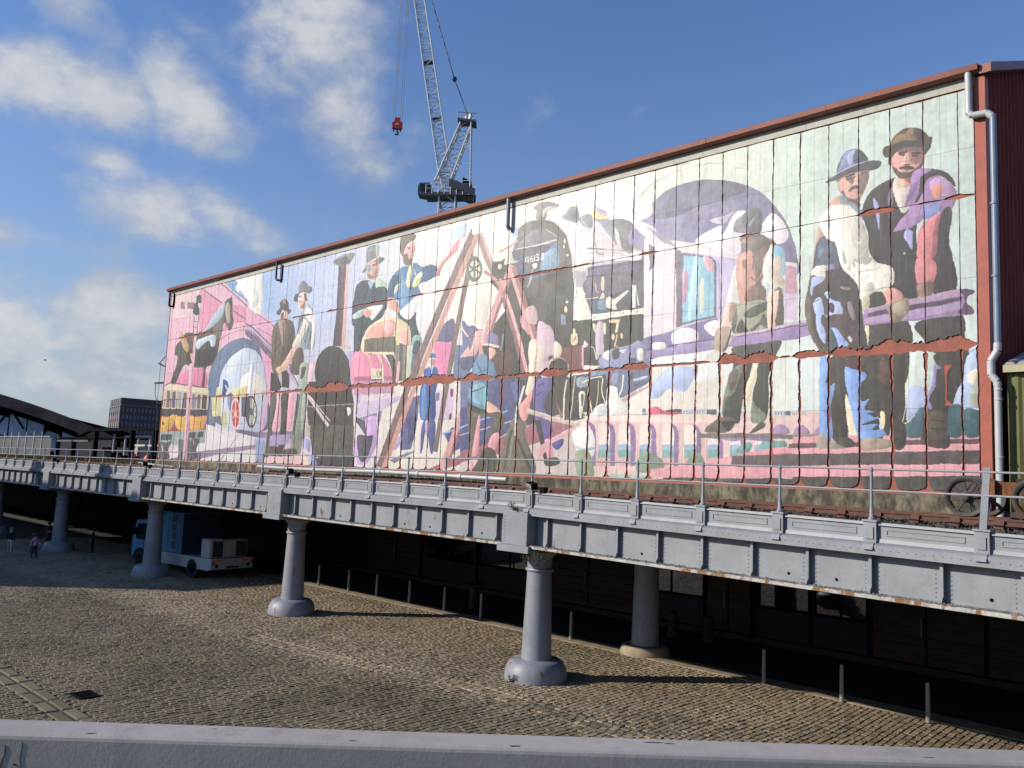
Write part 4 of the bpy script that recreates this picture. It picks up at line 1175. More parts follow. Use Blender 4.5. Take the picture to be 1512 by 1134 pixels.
p cac2de 402,574 600,600 1050,662 1050,920 600,960 404,995
p d8c4d8 740,860 1050,820 1050,960 760,960
p 74748c 402,580 570,602 598,625 598,940 402,985
p 98c8dc 415,592 560,612 584,635 586,930 408,972
s dcb0b8 525,600 578,620 575,690 540,665
s c8a0b8 410,690 440,700 432,830 408,860
s b8dce8 470,620 510,640 490,900 440,940
s e0e0d0 510,740 530,740 525,900 505,900
p c496a8 980,650 1042,662 1050,805 980,812
l 8 a898bc 610,640 620,900
p 8c82ac 190,1060 370,1010 600,940 640,1040 500,1100 210,1180
p a498be 200,1134 590,1060 590,1110 220,1170
s ece8ee 350,1030 420,1000 490,1020 482,1090 360,1095
s ece8ee 530,990 600,955 625,1020 575,1042
s ece4dc 245,1085 300,1080 320,1110 250,1120
@ 900 440 .26455
p a496c0 200,305 400,265 590,225 590,290 215,340
l 8 6e6088 200,290 590,228
s f0ece2 245,270 300,245 315,280 250,290
p eaf0f0 220,345 590,295 480,370 240,370
# third man with cap
p a189b4 680,210 900,160 1134,125 1134,210 690,278
p c8b6c8 690,200 900,155 1134,118 1134,140 900,175 690,225
l 9 6a5878 690,232 900,182 1134,142
l 7 6a5878 690,276 1134,208
@ 900 220 .26455
s dfe4dc 700,650 722,700 720,862 652,872 680,740
s d8dcd4 900,560 950,545 980,620 978,780 870,822 858,700
s cb9a8e 718,600 800,560 850,490 930,530 880,640 850,760 872,832 740,872 712,715
s e0b0a2 730,620 770,600 775,740 740,780
s 7f6c68 800,562 850,500 930,532 880,580 840,640 820,700
s 8a6c66 770,790 850,740 830,800 760,850
l 8 6c5650 800,600 830,700
l 7 6c5650 790,720 850,760
s 9cb8d0 925,560 965,560 980,620 980,700 945,680
s d8a888 930,600 960,600 965,680 935,670
s c8d8e0 870,680 900,640 890,800 870,810
s 7d7c84 698,432 740,400 780,340 845,338 852,420 842,465 760,470 700,462
s 5e5c64 780,345 845,340 850,420 820,440
s 7c6a62 740,490 830,480 842,520 800,562 752,552
s 5c4c48 800,480 860,480 880,520 820,560
l 14 b8aaa4 745,505 760,520
s bd958c 650,872 716,868 682,970 640,1012
s 8c6c66 690,880 716,870 682,970 665,980
s a48c7c 915,795 966,800 968,975 900,985
s 5e5852 930,800 968,800 968,978 935,975
s 646658 712,890 872,838 882,1000 900,1010 700,1030
s 3b3c36 745,905 872,855 860,950 800,980 770,930
s 3b3c36 710,980 800,985 880,960 870,1010 700,1030
s b09888 600,1012 670,990 684,1030 642,1130 585,1112
s 84746a 640,1030 684,1020 645,1130 630,1120
@ 900 440 .26455
s 4b4b44 690,295 780,272 805,330 770,480 740,600 720,700 635,665 650,520 690,400
s 858a7a 650,500 690,400 745,375 720,470 690,540 655,560 640,640 635,600
s 716a60 660,470 680,410 720,400 715,470 680,520
s 47473f 830,270 955,238 925,340 900,400 888,470 888,620 860,690 800,640 805,520 825,430
s 858a7a 800,560 815,600 870,650 860,690 790,690
s efe0c0 770,470 830,350 822,430 800,500 780,580 760,600
s 6f685e 530,745 620,668 705,680 665,745
s 3f3d38 620,690 705,690 660,748
s 55524a 785,748 850,690 868,720 800,752
s 46453f 700,275 780,250 900,255 900,300 700,300
# right pair: standing
@ 1170 400 .30159
p d8e2e0 0,280 930,200 930,800 0,800
s b4c8ec 550,600 620,560 680,480 690,640 560,760
s e2ecee 570,420 640,380 690,400 700,450 620,540 560,560
s ece4d8 560,580 600,560 640,590 560,690
p 4d6c76 550,760 640,680 660,680 650,815 550,815
s 4d6c76 600,700 630,670 655,680 650,760
p 47656f 760,690 930,690 930,808 760,808
s 47656f 760,720 790,680 830,720 880,680 930,700 930,760 760,760
p a8bee2 845,390 930,380 930,660 785,662 840,540
s e8dccc 830,520 870,480 930,460 930,560 870,570
s b0b0a0 870,560 925,500 930,660 870,660
p e6c6c2 0,690 150,690 150,800 0,800
k 9aa0a4 2,695 66,692 8
s a88cb4 8,800 20,762 48,755 80,775 82,800
s a88cb4 110,800 120,768 145,765 145,800
l 12 a0988c 0,800 150,805
p dfa2ac 0,812 930,798 930,835 0,850
p 70585f 0,845 930,822 930,850 0,868
p e6acb0 0,870 930,845 930,885 0,900
p 62595a 0,898 930,880 930,945 0,955
p e6aab6 0,955 930,945 930,1002 0,1012
p 55534f 0,1010 930,1003 930,1090 0,1080
@ 1170 400 .30159
p a38ab4 0,268 80,250 95,315 0,335
l 6 6a5878 0,284 90,262
s 48443e 380,262 565,248 568,400 380,400
s 48433f 605,255 825,205 845,350 850,400 690,410 650,350
s 3f3b38 490,400 572,392 560,560 540,640 562,700 552,860 490,850 478,600
s 56463f 400,410 495,430 482,690 400,690
s 6a4a48 420,470 460,420 480,520 440,560
s 453f3b 690,400 852,388 842,500 792,640 768,720 770,700 655,690 690,560 702,460
s 55504a 660,690 770,690 772,780 760,870 640,850 632,780
s a494c4 700,440 712,460 742,475 700,520 672,620 690,672 660,665 650,620 690,540
s 443e3c 185,430 330,395 402,390 410,700 452,840 380,800 262,790 200,820 178,640
s 88a8de 140,400 172,440 182,560 208,560 192,700 190,820 135,800
p f0e6cc 262,600 285,640 335,800 285,805 258,740
s 88aae4 258,480 300,490 362,510 338,580 345,640 375,622 352,690 402,720 360,760 462,800 440,812 338,818 280,640
s 3f3a3a 345,735 415,720 420,760 345,770
s 5a3f44 260,430 330,440 328,480 262,480
s 6a96c8 165,520 205,500 170,550
s aea090 328,835 400,820 480,830 502,860 420,875 338,878
s a49a90 130,825 170,820 240,845 252,868 128,868
s 564e48 200,820 262,815 318,852 250,864
s a8c0c0 0,0 0,0 0,0
@ 1170 400 .30159
s 6c645c 60,170 100,30 130,60 100,150 110,280 150,380 180,395 130,385 85,300
s 4c4446 185,60 270,30 330,100 345,230 372,370 250,395 160,392 112,310 92,200 80,150 100,50
s bcc8ea 95,70 165,20 170,80 130,110 150,170 140,230 168,300 160,380 110,290 100,180
s 3a3436 105,75 150,60 120,120 90,140
s dfe4f2 150,110 180,100 240,170 250,210 200,215 160,190
s 9cb6e8 185,280 230,310 275,370 230,390 205,360
s c4cce4 280,320 292,330 285,348 276,340
s 7a6c84 280,160 300,180 305,230 280,220
s 5c505c 215,100 300,90 330,180 310,300 260,270 230,200
@ 1170 120 .26455
s cca898 115,1030 130,900 150,800 190,715 260,640 340,690 230,720 170,830 180,880 150,1010 130,1060
s 56586a 150,880 240,890 265,1000 320,1134 340,1200 105,1180 115,1040
s 70829a 155,890 230,900 250,1000 200,1040 150,990
s ece4dc 110,1060 150,1030 200,1040 190,1120 120,1134
s 9a90b8 190,1040 235,1035 230,1090 270,1120 240,1150 200,1110
s eae6da 150,790 200,710 262,690 340,700 382,722 420,780 432,900 452,980 520,1050 560,1134 590,1200 470,1250 330,1180 280,1060 240,920 190,880
s c8c8c0 330,780 380,770 420,900 430,1000 380,1010 350,960 380,900
s fbf6ea 180,800 240,730 310,760 300,900 330,1040 300,1060 250,920 200,870
l 9 b4b0a8 300,900 350,1040
l 8 b4b0a8 390,1040 470,1030
l 8 b4b0a8 400,1090 500,1080
s 8494a8 280,660 350,690 380,720 420,690 390,800 410,850 380,760
s b2948a 255,560 300,530 380,505 420,510 418,580 372,665 330,672 270,630
s 6c5a58 330,525 422,508 418,580 380,660 360,660 372,590
s 8a6c66 265,575 290,560 290,640 272,620
s 463c3c 312,608 345,585 372,590 372,612 345,605 320,622
p 463c40 295,545 345,528 345,540 298,556
p 463c40 382,518 415,512 415,522 384,530
s c49c90 345,540 362,545 372,580 350,578
s 7880a8 245,545 262,450 310,390 370,383 412,420 416,450 400,480 300,520
s 4a5478 335,460 362,400 385,388 415,430 410,465
s 98a2c8 275,480 300,410 340,400 320,460 290,500
s 60606c 188,567 240,530 380,460 482,448 494,470 440,500 380,507 260,552
s 484852 188,567 260,545 380,500 440,498 380,510 260,555
# right man
@ 1170 120 .26455
s 3e383b 575,540 560,570 570,640 620,740 700,640 722,700 692,830 705,1180 560,1200 520,1060 440,970 420,850 392,740 420,640 500,575
s a888b2 690,500 762,490 790,510 900,590 918,650 882,720 780,740 720,780 690,800 560,842 650,720 640,640
s c0a0c4 770,560 840,540 890,600 860,640 780,620
s dccfc2 560,580 592,550 665,590 642,660 622,735 572,645
s 8e7494 550,600 566,640 560,700 535,680
s d49a90 590,540 660,545 665,590 600,570
s 40393b 740,500 850,505 902,560 905,590 830,530 760,545 722,610
s 8a94ca 735,690 800,670 832,720 742,775
s da9484 780,600 832,572 832,640 788,652
s d2848a 700,880 742,790 842,735 825,860 805,1000 790,1134 700,1180
s 9a5c68 800,780 842,735 825,860 805,1000 785,1134 775,1000
s 43393e 835,735 888,720 872,900 896,980 892,1180 785,1180 802,960
s b2aee0 622,860 640,815 652,830 672,850 668,938 640,900
s b2aee0 452,655 482,700 482,830 470,785
l 7 8a749a 722,690 690,790 640,830
l 6 2c2628 560,770 550,1100
e c8c0b8 625,965 8,5
s d4a098 555,420 600,385 725,375 738,440 716,500 680,545 620,548 575,512 550,470
s e2b4a8 600,430 640,420 650,480 600,480
s 5a4640 572,490 600,500 632,490 662,490 716,460 704,530 640,552 590,535
s b07a74 600,492 660,488 650,502 610,505
p 5a3c3a 582,402 642,396 642,412 584,420
p 5a3c3a 664,402 724,396 722,412 666,418
s b8807a 632,410 655,450 658,468 625,470
s 483c38 538,420 560,410 556,465 540,460
s 7e6e52 545,370 582,300 640,265 700,262 742,290 762,330 720,352 620,362
s 5c4e3c 600,330 640,345 720,330 730,350 620,365
s 463e30 690,285 740,290 748,340 690,330
s 4a423c 508,388 550,362 700,340 776,313 772,370 735,412 722,372 600,380 548,420 515,427
@ 1170 400 .30159
s 3e383b 490,-60 625,-60 622,120 535,130 480,60
s 43393e 690,-60 785,-60 800,95 690,115
s d2888c 610,-60 700,-40 692,60 612,70
s 9e8074 612,70 682,52 682,118 620,128
s 7c6058 650,70 682,55 682,118 660,120
s eae6da 330,-40 480,-20 498,60 450,90 400,110 372,180 340,170 360,80
s c4c0b8 360,70 400,60 390,130 365,150
p d8e2e0 460,100 0,0 0,0
p b89cb8 345,190 820,88 888,93 888,112 350,222
p 9c84aa 345,215 850,118 850,165 888,188 882,212 350,272
p 5a4a62 372,208 462,190 475,212 372,228
p 5a4a62 565,172 840,128 815,150 565,198
s 54445e 820,90 888,93 888,112 858,126 850,160 888,188 882,214 815,205 842,160 838,125
p b49cc0 355,235 600,195 830,155 835,185 600,235 355,262
s dca49e 440,112 492,85 545,130 480,165 450,150
s 9e9080 478,165 560,135 570,190 545,235 490,255 475,220
s b8aa98 500,165 550,150 540,190 500,210
s 857868 490,230 540,215 530,250 480,255
# ---- closer detail
@ 1200 200 .11464
s cfa598 330,590 420,530 560,480 715,470 720,560 690,680 640,780 600,860 520,840 440,830 370,740 340,660
s 7a6660 610,500 716,480 715,580 680,690 620,780 600,700
s 8c7068 310,590 500,500 700,450 715,475 560,490 420,540 330,610
s 8a726a 420,570 520,530 560,540 500,620 440,590
p 463e40 412,542 540,494 550,512 428,562
p 50454a 430,565 500,550 500,572 440,582
p 463e40 620,488 710,470 710,482 630,507
s dcb8a8 540,560 590,540 600,640 570,645 515,640
s 8a706a 500,620 530,570 535,610 505,650
s 564a4a 465,720 520,660 580,650 602,690 540,700 480,738
s c8968c 480,745 590,702 590,740 520,765
s 8a6a64 370,740 400,730 440,800 520,825 600,815 600,860 520,840 440,830
s 8c9aa4 350,800 400,790 520,880 610,960 610,1010 480,900 365,880
s 5e5454 440,830 600,860 600,950 540,890
s 8890b8 310,480 330,390 380,280 440,220 540,190 600,190 660,240 700,330 560,370 430,430 330,480
s 6a5a64 310,480 330,390 390,270 402,270 360,360 330,460
s aab2d4 440,300 500,215 550,200 540,260 505,370 480,390
s 4e5a6c 520,340 550,220 600,190 670,250 702,325 560,365
s 42424a 622,230 680,270 706,325 622,340
s 525054 175,600 300,510 480,410 640,350 780,335 860,345 880,375 850,420 780,450 640,460 500,495 340,560 220,612
s aaaac6 200,578 440,425 640,352 760,338 640,364 450,442
@ 1290 180 .12346
s d8a49e 215,480 230,400 300,345 450,305 590,310 600,420 580,490 540,560 480,640 400,680 330,680 270,640 230,560
s 9a746c 430,320 590,310 600,430 560,500 450,500 425,420
s e2b0a8 370,400 420,395 440,490 400,512 335,512
s 80605c 300,345 450,305 590,310 590,352 420,362 300,372
p 4a3a38 290,376 400,354 402,376 300,402
p 5a4a48 300,396 382,386 362,416 310,412
p 4a3a38 450,368 572,364 576,386 460,392
p 54423f 460,400 542,396 530,422 470,426
s 8a5c58 350,515 442,510 420,532 380,532
s 504039 310,545 380,533 470,540 482,572 380,575 312,572
s be908a 330,578 422,578 400,602 350,602
s 5a4843 222,525 270,560 300,600 340,612 440,604 520,545 592,480 565,560 485,640 400,684 320,684 268,642 233,580
s e4ae9e 300,692 450,684 440,760 350,782 300,742
s 8a6a64 370,692 460,664 452,742 400,722
l 14 a08c90 280,690 300,762 360,792 440,772
s 55493f 210,290 240,220 310,130 400,80 520,75 580,100 630,190 640,240 560,310 440,300 220,300
s 8c7857 220,280 250,210 300,165 370,150 420,90 472,80 482,160 522,222 430,240 380,252 300,277
s 48423d 118,340 150,300 210,285 400,232 580,252 620,202 692,184 692,262 632,370 600,392 590,312 440,307 300,347 217,430 202,502 180,502 185,430 140,412
s dcd2c7 240,692 298,692 310,752 360,792 440,777 430,850 380,962 350,1062 300,982 240,832
s a886b6 460,640 540,565 692,575 600,642 570,682 540,900 500,982 368,1012 400,932 440,802
s 8f77a6 440,782 500,722 540,722 462,902 380,1002 400,922
s 433d40 560,680 600,642 702,582 762,592 622,642 602,702 602,802 562,902 522,962 500,942 540,862
@ 1190 310 .12346
s 5c6a7c 175,340 300,370 360,430 400,660 250,650 120,662 200,580 150,600 215,500 160,430
s 595550 400,660 450,740 600,920 420,1000 320,880 345,760
s 8c80a0 300,672 342,662 342,740 442,842 430,872 308,832
s f0ede2 290,130 450,100 560,240 590,430 640,560 560,640 480,760 430,700 380,500 345,330
s c4c2b8 550,240 620,160 720,280 742,400 690,492 630,542 580,432 552,332
s ece8dc 610,392 672,380 642,442
s b4b2aa 570,602 680,572 802,582 742,662 622,642
s b8b6ac 440,490 470,540 492,622 462,664 442,562
s c0beb2 480,722 542,692 532,732
s c0beb2 560,782 592,742 582,852
l 9 b0aea4 640,742 740,732 812,712
l 9 b0aea4 700,842 762,782
l 10 b0aea4 800,1002 870,952 962,922
l 9 b0aea4 840,722 902,662
l 9 b0aea4 920,812 972,772
l 6 9a948a 285,150 292,270 342,392
@ 1180 400 .12346
s 4a4443 110,250 130,120 160,60 330,0 520,0 700,190 735,600 722,905 500,962 300,962 200,832 150,602 120,402
s 58444a 380,562 600,482 702,602 702,802 602,902 512,762 382,682
s e2ded8 158,62 190,20 312,10 300,92 182,52
s aebde4 138,182 168,72 302,82 282,132 182,202 162,292 140,292
s b6c6ee 168,382 250,322 290,432 302,522 342,542 362,382 300,282 372,252 362,322 442,362 492,382 527,502 442,522 352,544 282,522 200,522 180,442
s 463c44 330,420 380,380 420,420 410,500 350,480
s b0c0e8 198,532 270,512 262,602 312,702 312,862 282,852 232,762
s a0b8ec 388,692 460,702 522,782 602,882 500,947 440,822
s 4a5a62 380,682 482,932 372,942 362,782
s c8c8cc 590,792 620,782 642,842 612,852
s 8a7e8c 578,402 620,372 672,572 620,562
s 90848c 500,192 612,202 602,232 522,227
l 14 6a6058 150,62 108,252 130,432 150,622 190,802 302,932
l 8 4a3c44 150,340 230,300
l 8 4a3c44 160,390 240,345
s 42403a 838,302 972,255 1042,392 830,442
s c8c0a4 750,332 832,302 842,422 762,452
s dcd4b0 793,687 842,682 832,902 815,802
@ 1060 300 .10582
s 8a8890 225,370 260,240 350,170 440,85 602,85 612,302 582,432 502,442 402,402 342,412 250,397
s 6c6a74 440,90 602,86 607,332 562,422 432,412 342,252
s a0a8a8 450,272 512,205 502,262 432,332
s 857c74 310,497 390,472 602,452 652,482 642,562 522,622 482,692 402,642 352,622 340,552
s bca498 340,522 402,492 402,562 352,552
s 726b64 522,562 622,472 742,522 822,582 682,602 602,622 482,692
l 14 7a6a64 552,642 490,862 532,1022
s 766860 580,802 642,832 612,962 542,1082 662,962 562,1134 522,1134
s b08478 340,802 402,792 382,922 340,872
s e2e6dc 640,832 700,682 762,602 772,1134 632,1002
s 88b8d4 790,612 882,612 932,692 942,1012 902,962 892,742 802,802
s c8b8a8 800,802 882,742 892,962 932,1134 792,1134
@ 740 290 .14109
s 6c6a6a 190,340 260,280 370,250 480,245 602,312 682,422 722,562 732,702 602,762 592,602 592,452 522,382 432,352 332,372 252,442 182,472
s 86848c 200,482 330,362 430,347 522,382 592,442 592,482 420,502 140,562
s 62626a 150,572 420,522 442,602 420,802 250,832 240,642
s 84a2bc 440,602 592,552 592,762 410,802 420,682
l 12 d4ccc8 480,240 602,302 692,422 737,602
l 10 e6dece 170,557 420,502 582,457
l 8 dcd4cc 470,350 540,390 590,430
l 9 f2eee4 268,640 256,682 292,672
l 9 f2eee4 286,630 286,702
l 9 f2eee4 327,625 306,668 316,690 337,680 330,657 311,667
l 9 f2eee4 351,620 353,682
l 9 f2eee4 368,613 396,606 380,638 399,645 392,668 368,673
l 9 f2eee4 425,603 446,598 430,630 450,642 440,660 419,655 446,625 425,603
s dcdcdc 330,722 372,702 382,732 352,762
l 10 a8b8c4 340,752 282,952
s 888684 345,130 390,80 500,60 602,85 582,112 482,172 442,222 370,242 376,152
s c4bcb8 440,152 502,112 582,112 482,172 442,217
e e8e0b8 668,475 12,28
e e8e0b8 665,530 10,22
e dcd0bc 698,620 14,14
l 10 6a6c74 900,545 1100,560
l 10 6a6c74 990,480 1010,600 1080,610
@ 820 400 .12346
p 4e4e4a 0,20 222,20 212,662 0,682
e e2cab0 145,375 18,18
e e6d6b8 130,465 18,38
p 7a98b4 72,520 130,540 125,650 75,650
p b8b4bc 240,0 372,0 347,192 240,202
p e8e8de 235,202 347,202 412,522 230,547
l 10 3c3a42 258,240 258,275
l 10 3c3a42 252,295 252,325
p 5c5a66 372,62 920,0 1062,0 1062,442 902,472 442,522 362,332
s 706a78 380,92 900,62 882,222 602,302 382,302
p 57687a 442,352 622,342 602,482 442,502
s 7c98a8 522,362 622,352 612,462 522,452
p e6e4d8 700,402 690,352 860,235 882,245 782,342 702,432
s ece8d8 620,332 682,322 742,452 702,467 620,432
p e8e6de 920,172 970,172 962,442 920,442
p e8e6de 970,172 1000,400 1026,412 985,412
e eedec6 570,155 22,90
l 12 eadeca 370,342 522,322
s e6dec2 530,342 570,252 602,332
l 10 e4dcc4 480,150 490,240 520,265
p f2eee0 442,532 1062,452 1062,502 442,602
l 9 4a4a46 460,575 475,545
l 9 4a4a46 600,550 612,535
l 9 4a4a46 690,525 710,512
l 9 4a4a46 800,520 820,505
l 9 4a4a46 970,500 990,480
p 45443e 212,682 1062,522 1057,832 902,902 562,992 422,902
s c8bcc4 500,642 572,622 582,942 562,1002 490,962
s e6dec2 580,622 607,642 607,752 582,752
s d8d0b8 450,640 490,640 500,750 470,720
p eedeba 640,592 782,572 772,602 747,742 720,742 737,622 650,622
e e8ce9a 695,790 18,35
e e8ce9a 797,780 16,38
l 16 e6cea2 740,762 715,912
e c07850 745,905 16,14
p ecdcb8 205,752 267,747 267,872 205,882
p e8e0c8 215,692 242,692 247,747 215,747
l 9 504a40 240,775 245,800 228,815 228,840
s 9498b8 560,992 700,932 902,882 1002,832 1062,902 1062,1134 560,1134
s 44444c 680,962 762,932 772,1032 702,1062
p 4e5470 880,1042 972,1042 962,1112 882,1112
s eae6e6 580,982 652,962 642,1062 572,1042
s e6e2da 980,952 1042,932 1052,1062 992,1062
s dedee6 760,962 862,932 822,992
p 7e4e50 75,932 322,892 322,1134 172,1134 92,1032
l 22 e4a4b8 330,892 332,1134
l 10 d8d0b8 420,900 470,940 490,1060
@ 820 520 .10582
s 4a484a 60,442 200,362 300,332 522,332 702,302 732,482 702,722 502,852 302,922 220,932 110,902
s 8098b0 490,292 622,200 702,252 702,312 502,352 382,442
s 98a4b0 300,380 420,350 460,470 320,490
l 22 e8e2c6 165,382 130,602 120,932
l 12 e2dac6 275,342 240,702 210,932
l 18 e6e6d2 380,432 502,372 662,342
l 20 e8e6ce 480,382 470,602 522,852
l 16 e8e6ce 670,362 660,562 722,762
l 12 ded2aa 610,402 602,582 572,762
s e2deca 330,572 412,552 412,652 372,912 340,852
s 5a6070 360,600 395,600 385,760 365,740
s e6e2d0 388,852 452,842 442,892
s 707a98 740,282 1002,222 1302,252 1292,442 902,642 852,602 742,482
s 9aa4b8 800,320 880,300 870,440 800,460
p 4a5068 1040,302 1092,302 1082,382 1040,382
s 4a5068 1090,452 1182,432 1142,492
s c8ccd8 1100,380 1280,330 1260,370 1120,410
l 22 e2e2ca 950,312 940,482 892,602
p f2eae2 1010,692 1302,502 1302,862 1002,862
l 24 ccaab0 940,692 1302,480
l 10 ece4e0 930,642 1302,442
s f2f4ec 730,492 862,492 872,572 902,632 1002,762 962,842 852,852 822,902 732,832
s dfe4ec 540,802 642,722 722,742 722,852 572,912
p 8494ac 1215,792 1272,792 1277,852 1215,852
@ 1200 520 .16534
s d4deda 855,30 1082,0 1097,102 1062,282 1002,422 850,622 840,442 820,322
s b8c4e6 860,332 922,300 1002,332 1002,442 850,612 836,522
s eadaa4 803,632 882,612 852,642
s 4c6b74 805,682 842,632 932,592 942,512 1002,512 972,752 830,757
s 44403b 150,60 292,60 302,152 290,332 302,522 312,762 180,772 150,562 202,302 140,272
s 8aaae0 80,82 140,102 140,302 200,292 165,432 160,522 177,762 68,732
s 44403b 120,270 150,170 200,100 170,200 150,270
s 88aae4 288,150 342,150 482,207 440,262 420,442 500,412 502,442 470,512 572,532 450,562 440,582 582,582 562,602 440,652 582,642 522,702 642,692 662,742 450,782 402,742 342,482 302,332
s 47433c 420,102 482,20 562,62 702,62 692,702 640,702 602,562 462,512 502,422 432,432 432,282 482,207
s 6a4c4a 600,122 642,52 692,202 672,262 602,262
s ecdcb0 600,540 640,540 645,640 625,680
s 403d3a 720,20 857,20 852,202 815,322 836,442 832,522 802,622 832,682 827,802 732,832 702,702
l 8 eadeac 852,222 820,322 839,442 802,622
s ac9c8c 430,792 560,762 692,792 722,842 560,872 470,884 430,852
s aca094 60,742 112,742 122,832 60,862
s a89e94 180,782 272,832 272,857 150,852
s 56504a 190,772 312,762 382,822 282,852
s 45403a 1095,20 1377,0 1362,202 1282,382 1242,482 1217,762 1030,822 985,742 1010,562 1072,492 1030,422 1082,332 1112,142
s 5c5248 1040,552 1192,547 1212,742 1192,822 1040,827
l 8 3c3832 1060,600 1180,620
l 8 3c3832 1050,680 1190,690
l 24 9c8cba 1100,112 1082,302 1032,402 1022,472 1062,502
s 9c8cba 1090,95 1167,152 1110,157
p b4543e 1180,122 1252,112 1216,182 1202,432 1262,482 1186,482
l 14 1c1614 1240,150 1206,222 1206,432
s b6c6e2 1380,30 1502,30 1502,472 1270,462 1342,242
s e4d8c8 1370,202 1502,152 1502,302 1402,282
s a8ac9c 1410,382 1472,182 1502,302 1502,472 1412,472
s 436470 1220,502 1332,492 1332,742 1215,742
s 456670 1350,542 1402,502 1502,562 1502,742 1345,742
@ 520 340 .10582
s 7c8886 215,262 382,210 377,370 447,385 440,412 380,452 230,502 165,597 150,577 205,492
s aebeb6 340,225 382,215 372,370 340,372
s d8b4b4 215,472 370,365 377,392 225,497
s 5c6868 380,402 447,388 430,422 375,467
s ccaaa0 215,502 370,442 377,522 370,592 350,652 300,682 225,662
s 88a0b0 222,502 262,490 257,572 225,582
s 7c5e5c 290,482 362,450 362,472 300,502
s b88880 355,502 380,572 355,572
l 7 8a5450 310,612 362,592
s 9c8078 225,602 300,652 290,682 225,662
s c0d4c0 330,692 382,670 482,740 492,772 370,792 330,802
p a8c8e2 225,715 322,715 272,822
l 8 2c343c 190,720 175,1030
l 6 39434c 60,860 120,1020
s 736c5c 670,242 690,162 720,90 860,60 872,112 802,162 742,252 722,332 690,332
s deb0ac 740,262 860,142 867,332 830,442 780,502 740,472 720,352
s 7a645e 720,352 772,332 792,402 832,402 822,462 762,492 730,442
l 9 5a4444 770,252 822,236
p 4e4046 780,257 817,247 812,272 785,272
s c88480 800,382 832,372 827,392
s a07068 835,230 862,300 840,330
l 10 a4c4d4 700,622 690,902
l 14 567690 780,502 752,622 842,862
s e6e8c6 760,702 830,472 847,482 822,762 780,782
s e6e8c6 860,542 902,622 880,642
s e6e8c6 850,752 962,572 982,642 902,702
s e6e8c6 600,802 652,742 662,772 612,832
l 8 44607c 560,640 640,620
@ 395 410 .13228
l 7 5a4644 345,217 382,205
l 6 5a4644 362,288 387,282
s a8847a 388,302 422,262 420,332 370,347
l 9 6a7a90 430,522 402,702
l 9 6a7a90 470,562 422,742
l 9 6a7a90 500,602 442,792
l 9 7a8898 400,472 352,642
s 6e5068 385,1010 430,1000 410,1100 385,1110
l 6 4c4038 185,500 175,900
l 6 564c46 250,560 230,860
@ 1030 400 .13228
s 7a6a60 560,352 602,262 692,162 762,202 752,312 652,352
s 80706a 580,182 642,150 622,192
s 9ea28e 450,382 502,372 562,352 772,342 777,642 562,682 430,702 450,542
s 50514a 530,472 632,402 772,352 777,432 690,492 602,522 540,512
s 52534b 590,662 692,562 742,482 772,542 772,642 702,602 642,662
s 484943 440,692 460,592 502,542 542,642 562,682
s e0c4b4 310,392 382,370 442,370 402,522 370,622 290,612
s a88c80 380,372 447,372 402,532 352,572
s e4c8b8 780,292 852,242 942,222 952,302 872,612 790,642
s 5c584e 910,232 947,242 962,602 870,602 902,362
p cab8ca 430,712 1134,572 1134,600 400,745
p a189b6 400,748 1134,615 1134,760 330,862
l 8 6a5878 400,748 1134,612
s b8a494 190,782 250,642 340,622 387,662 372,762 332,862 290,902 210,892
s 56524c 377,652 387,682 332,872 290,897 342,762
s 484a46 420,852 642,822 662,902 642,962 420,952
s 4a4c47 700,832 932,782 882,922 722,932
"""

def value_noise(h, w, gy, gx):
    g_ = rng.random((gy+2, gx+2)); yy = np.linspace(0, gy, h, endpoint=False); xx = np.linspace(0, gx, w, endpoint=False)
    iy, ix = yy.astype(int), xx.astype(int); fy, fx = yy-iy, xx-ix; fy = (fy*fy*(3-2*fy))[:, None]; fx = (fx*fx*(3-2*fx))[None]
    return (g_[iy][:, ix]*(1-fy)*(1-fx)+g_[iy+1][:, ix]*fy*(1-fx)+g_[iy][:, ix+1]*(1-fy)*fx+g_[iy+1][:, ix+1]*fy*fx)
def px2wall(P):
    d = ((P[:, 0:1]-W/2)/FOC)*RT-((P[:, 1:2]-H/2)/FOC)*UP+FW
    t = (WY-CAM[1])/d[:, 1:2]; return (CAM+t*d)[:, [0, 2]]
img = paint(MURAL, px2wall)
# hand painted look: wavering edges, blotchy brushwork, vertical wash marks, faded patches
wx = (value_noise(TH, TW, 40, 150)-.5)*3.2+(value_noise(TH, TW, 200, 800)-.5)*1.2; wy = (value_noise(TH, TW, 40, 150)-.5)*3.2+(value_noise(TH, TW, 200, 800)-.5)*1.2
iy = np.clip(np.arange(TH)[:, None]+wy, 0, TH-1).astype(int); ix = np.clip(np.arange(TW)[None]+wx, 0, TW-1).astype(int)
img = img[iy, ix]
b1 = value_noise(TH, TW, 70, 400); b2 = value_noise(TH, TW, 150, 520); b3 = value_noise(TH, TW, 22, 1400); b4 = value_noise(TH, TW, 10, 48)
dark = 1-img.mean(-1, keepdims=True)
blot = (np.floor((b1*.6+b2*.4)*6)/6-.42)[..., None]
img = img*(1+blot*(.05+.38*dark))+.03*blot*dark+(b3[..., None]-.5)*.05+(b4[..., None]-.5)*.05
img = img*1.07-.05
sheet = np.ones((TH, TW)); zz = np.linspace(Z0, Z1, TH); xx_ = np.linspace(X0, X1, TW)
for k in range(-6, 52):
    xl = -10.67-.875*k+.4375; sheet[:, np.abs(xx_-xl) < .011] *= .86
for zl in (8.2, 11.6, 15.12): sheet[np.abs(zz-zl) < .011] *= .82
img = img*sheet[..., None]
loss = np.zeros((TH, TW), bool); ln = value_noise(TH, TW, 190, 900)*.6+value_noise(TH, TW, 420, 2000)*.4
sd_ = np.abs(((xx_+10.67)/.875+.5) % 1-.5)*.875
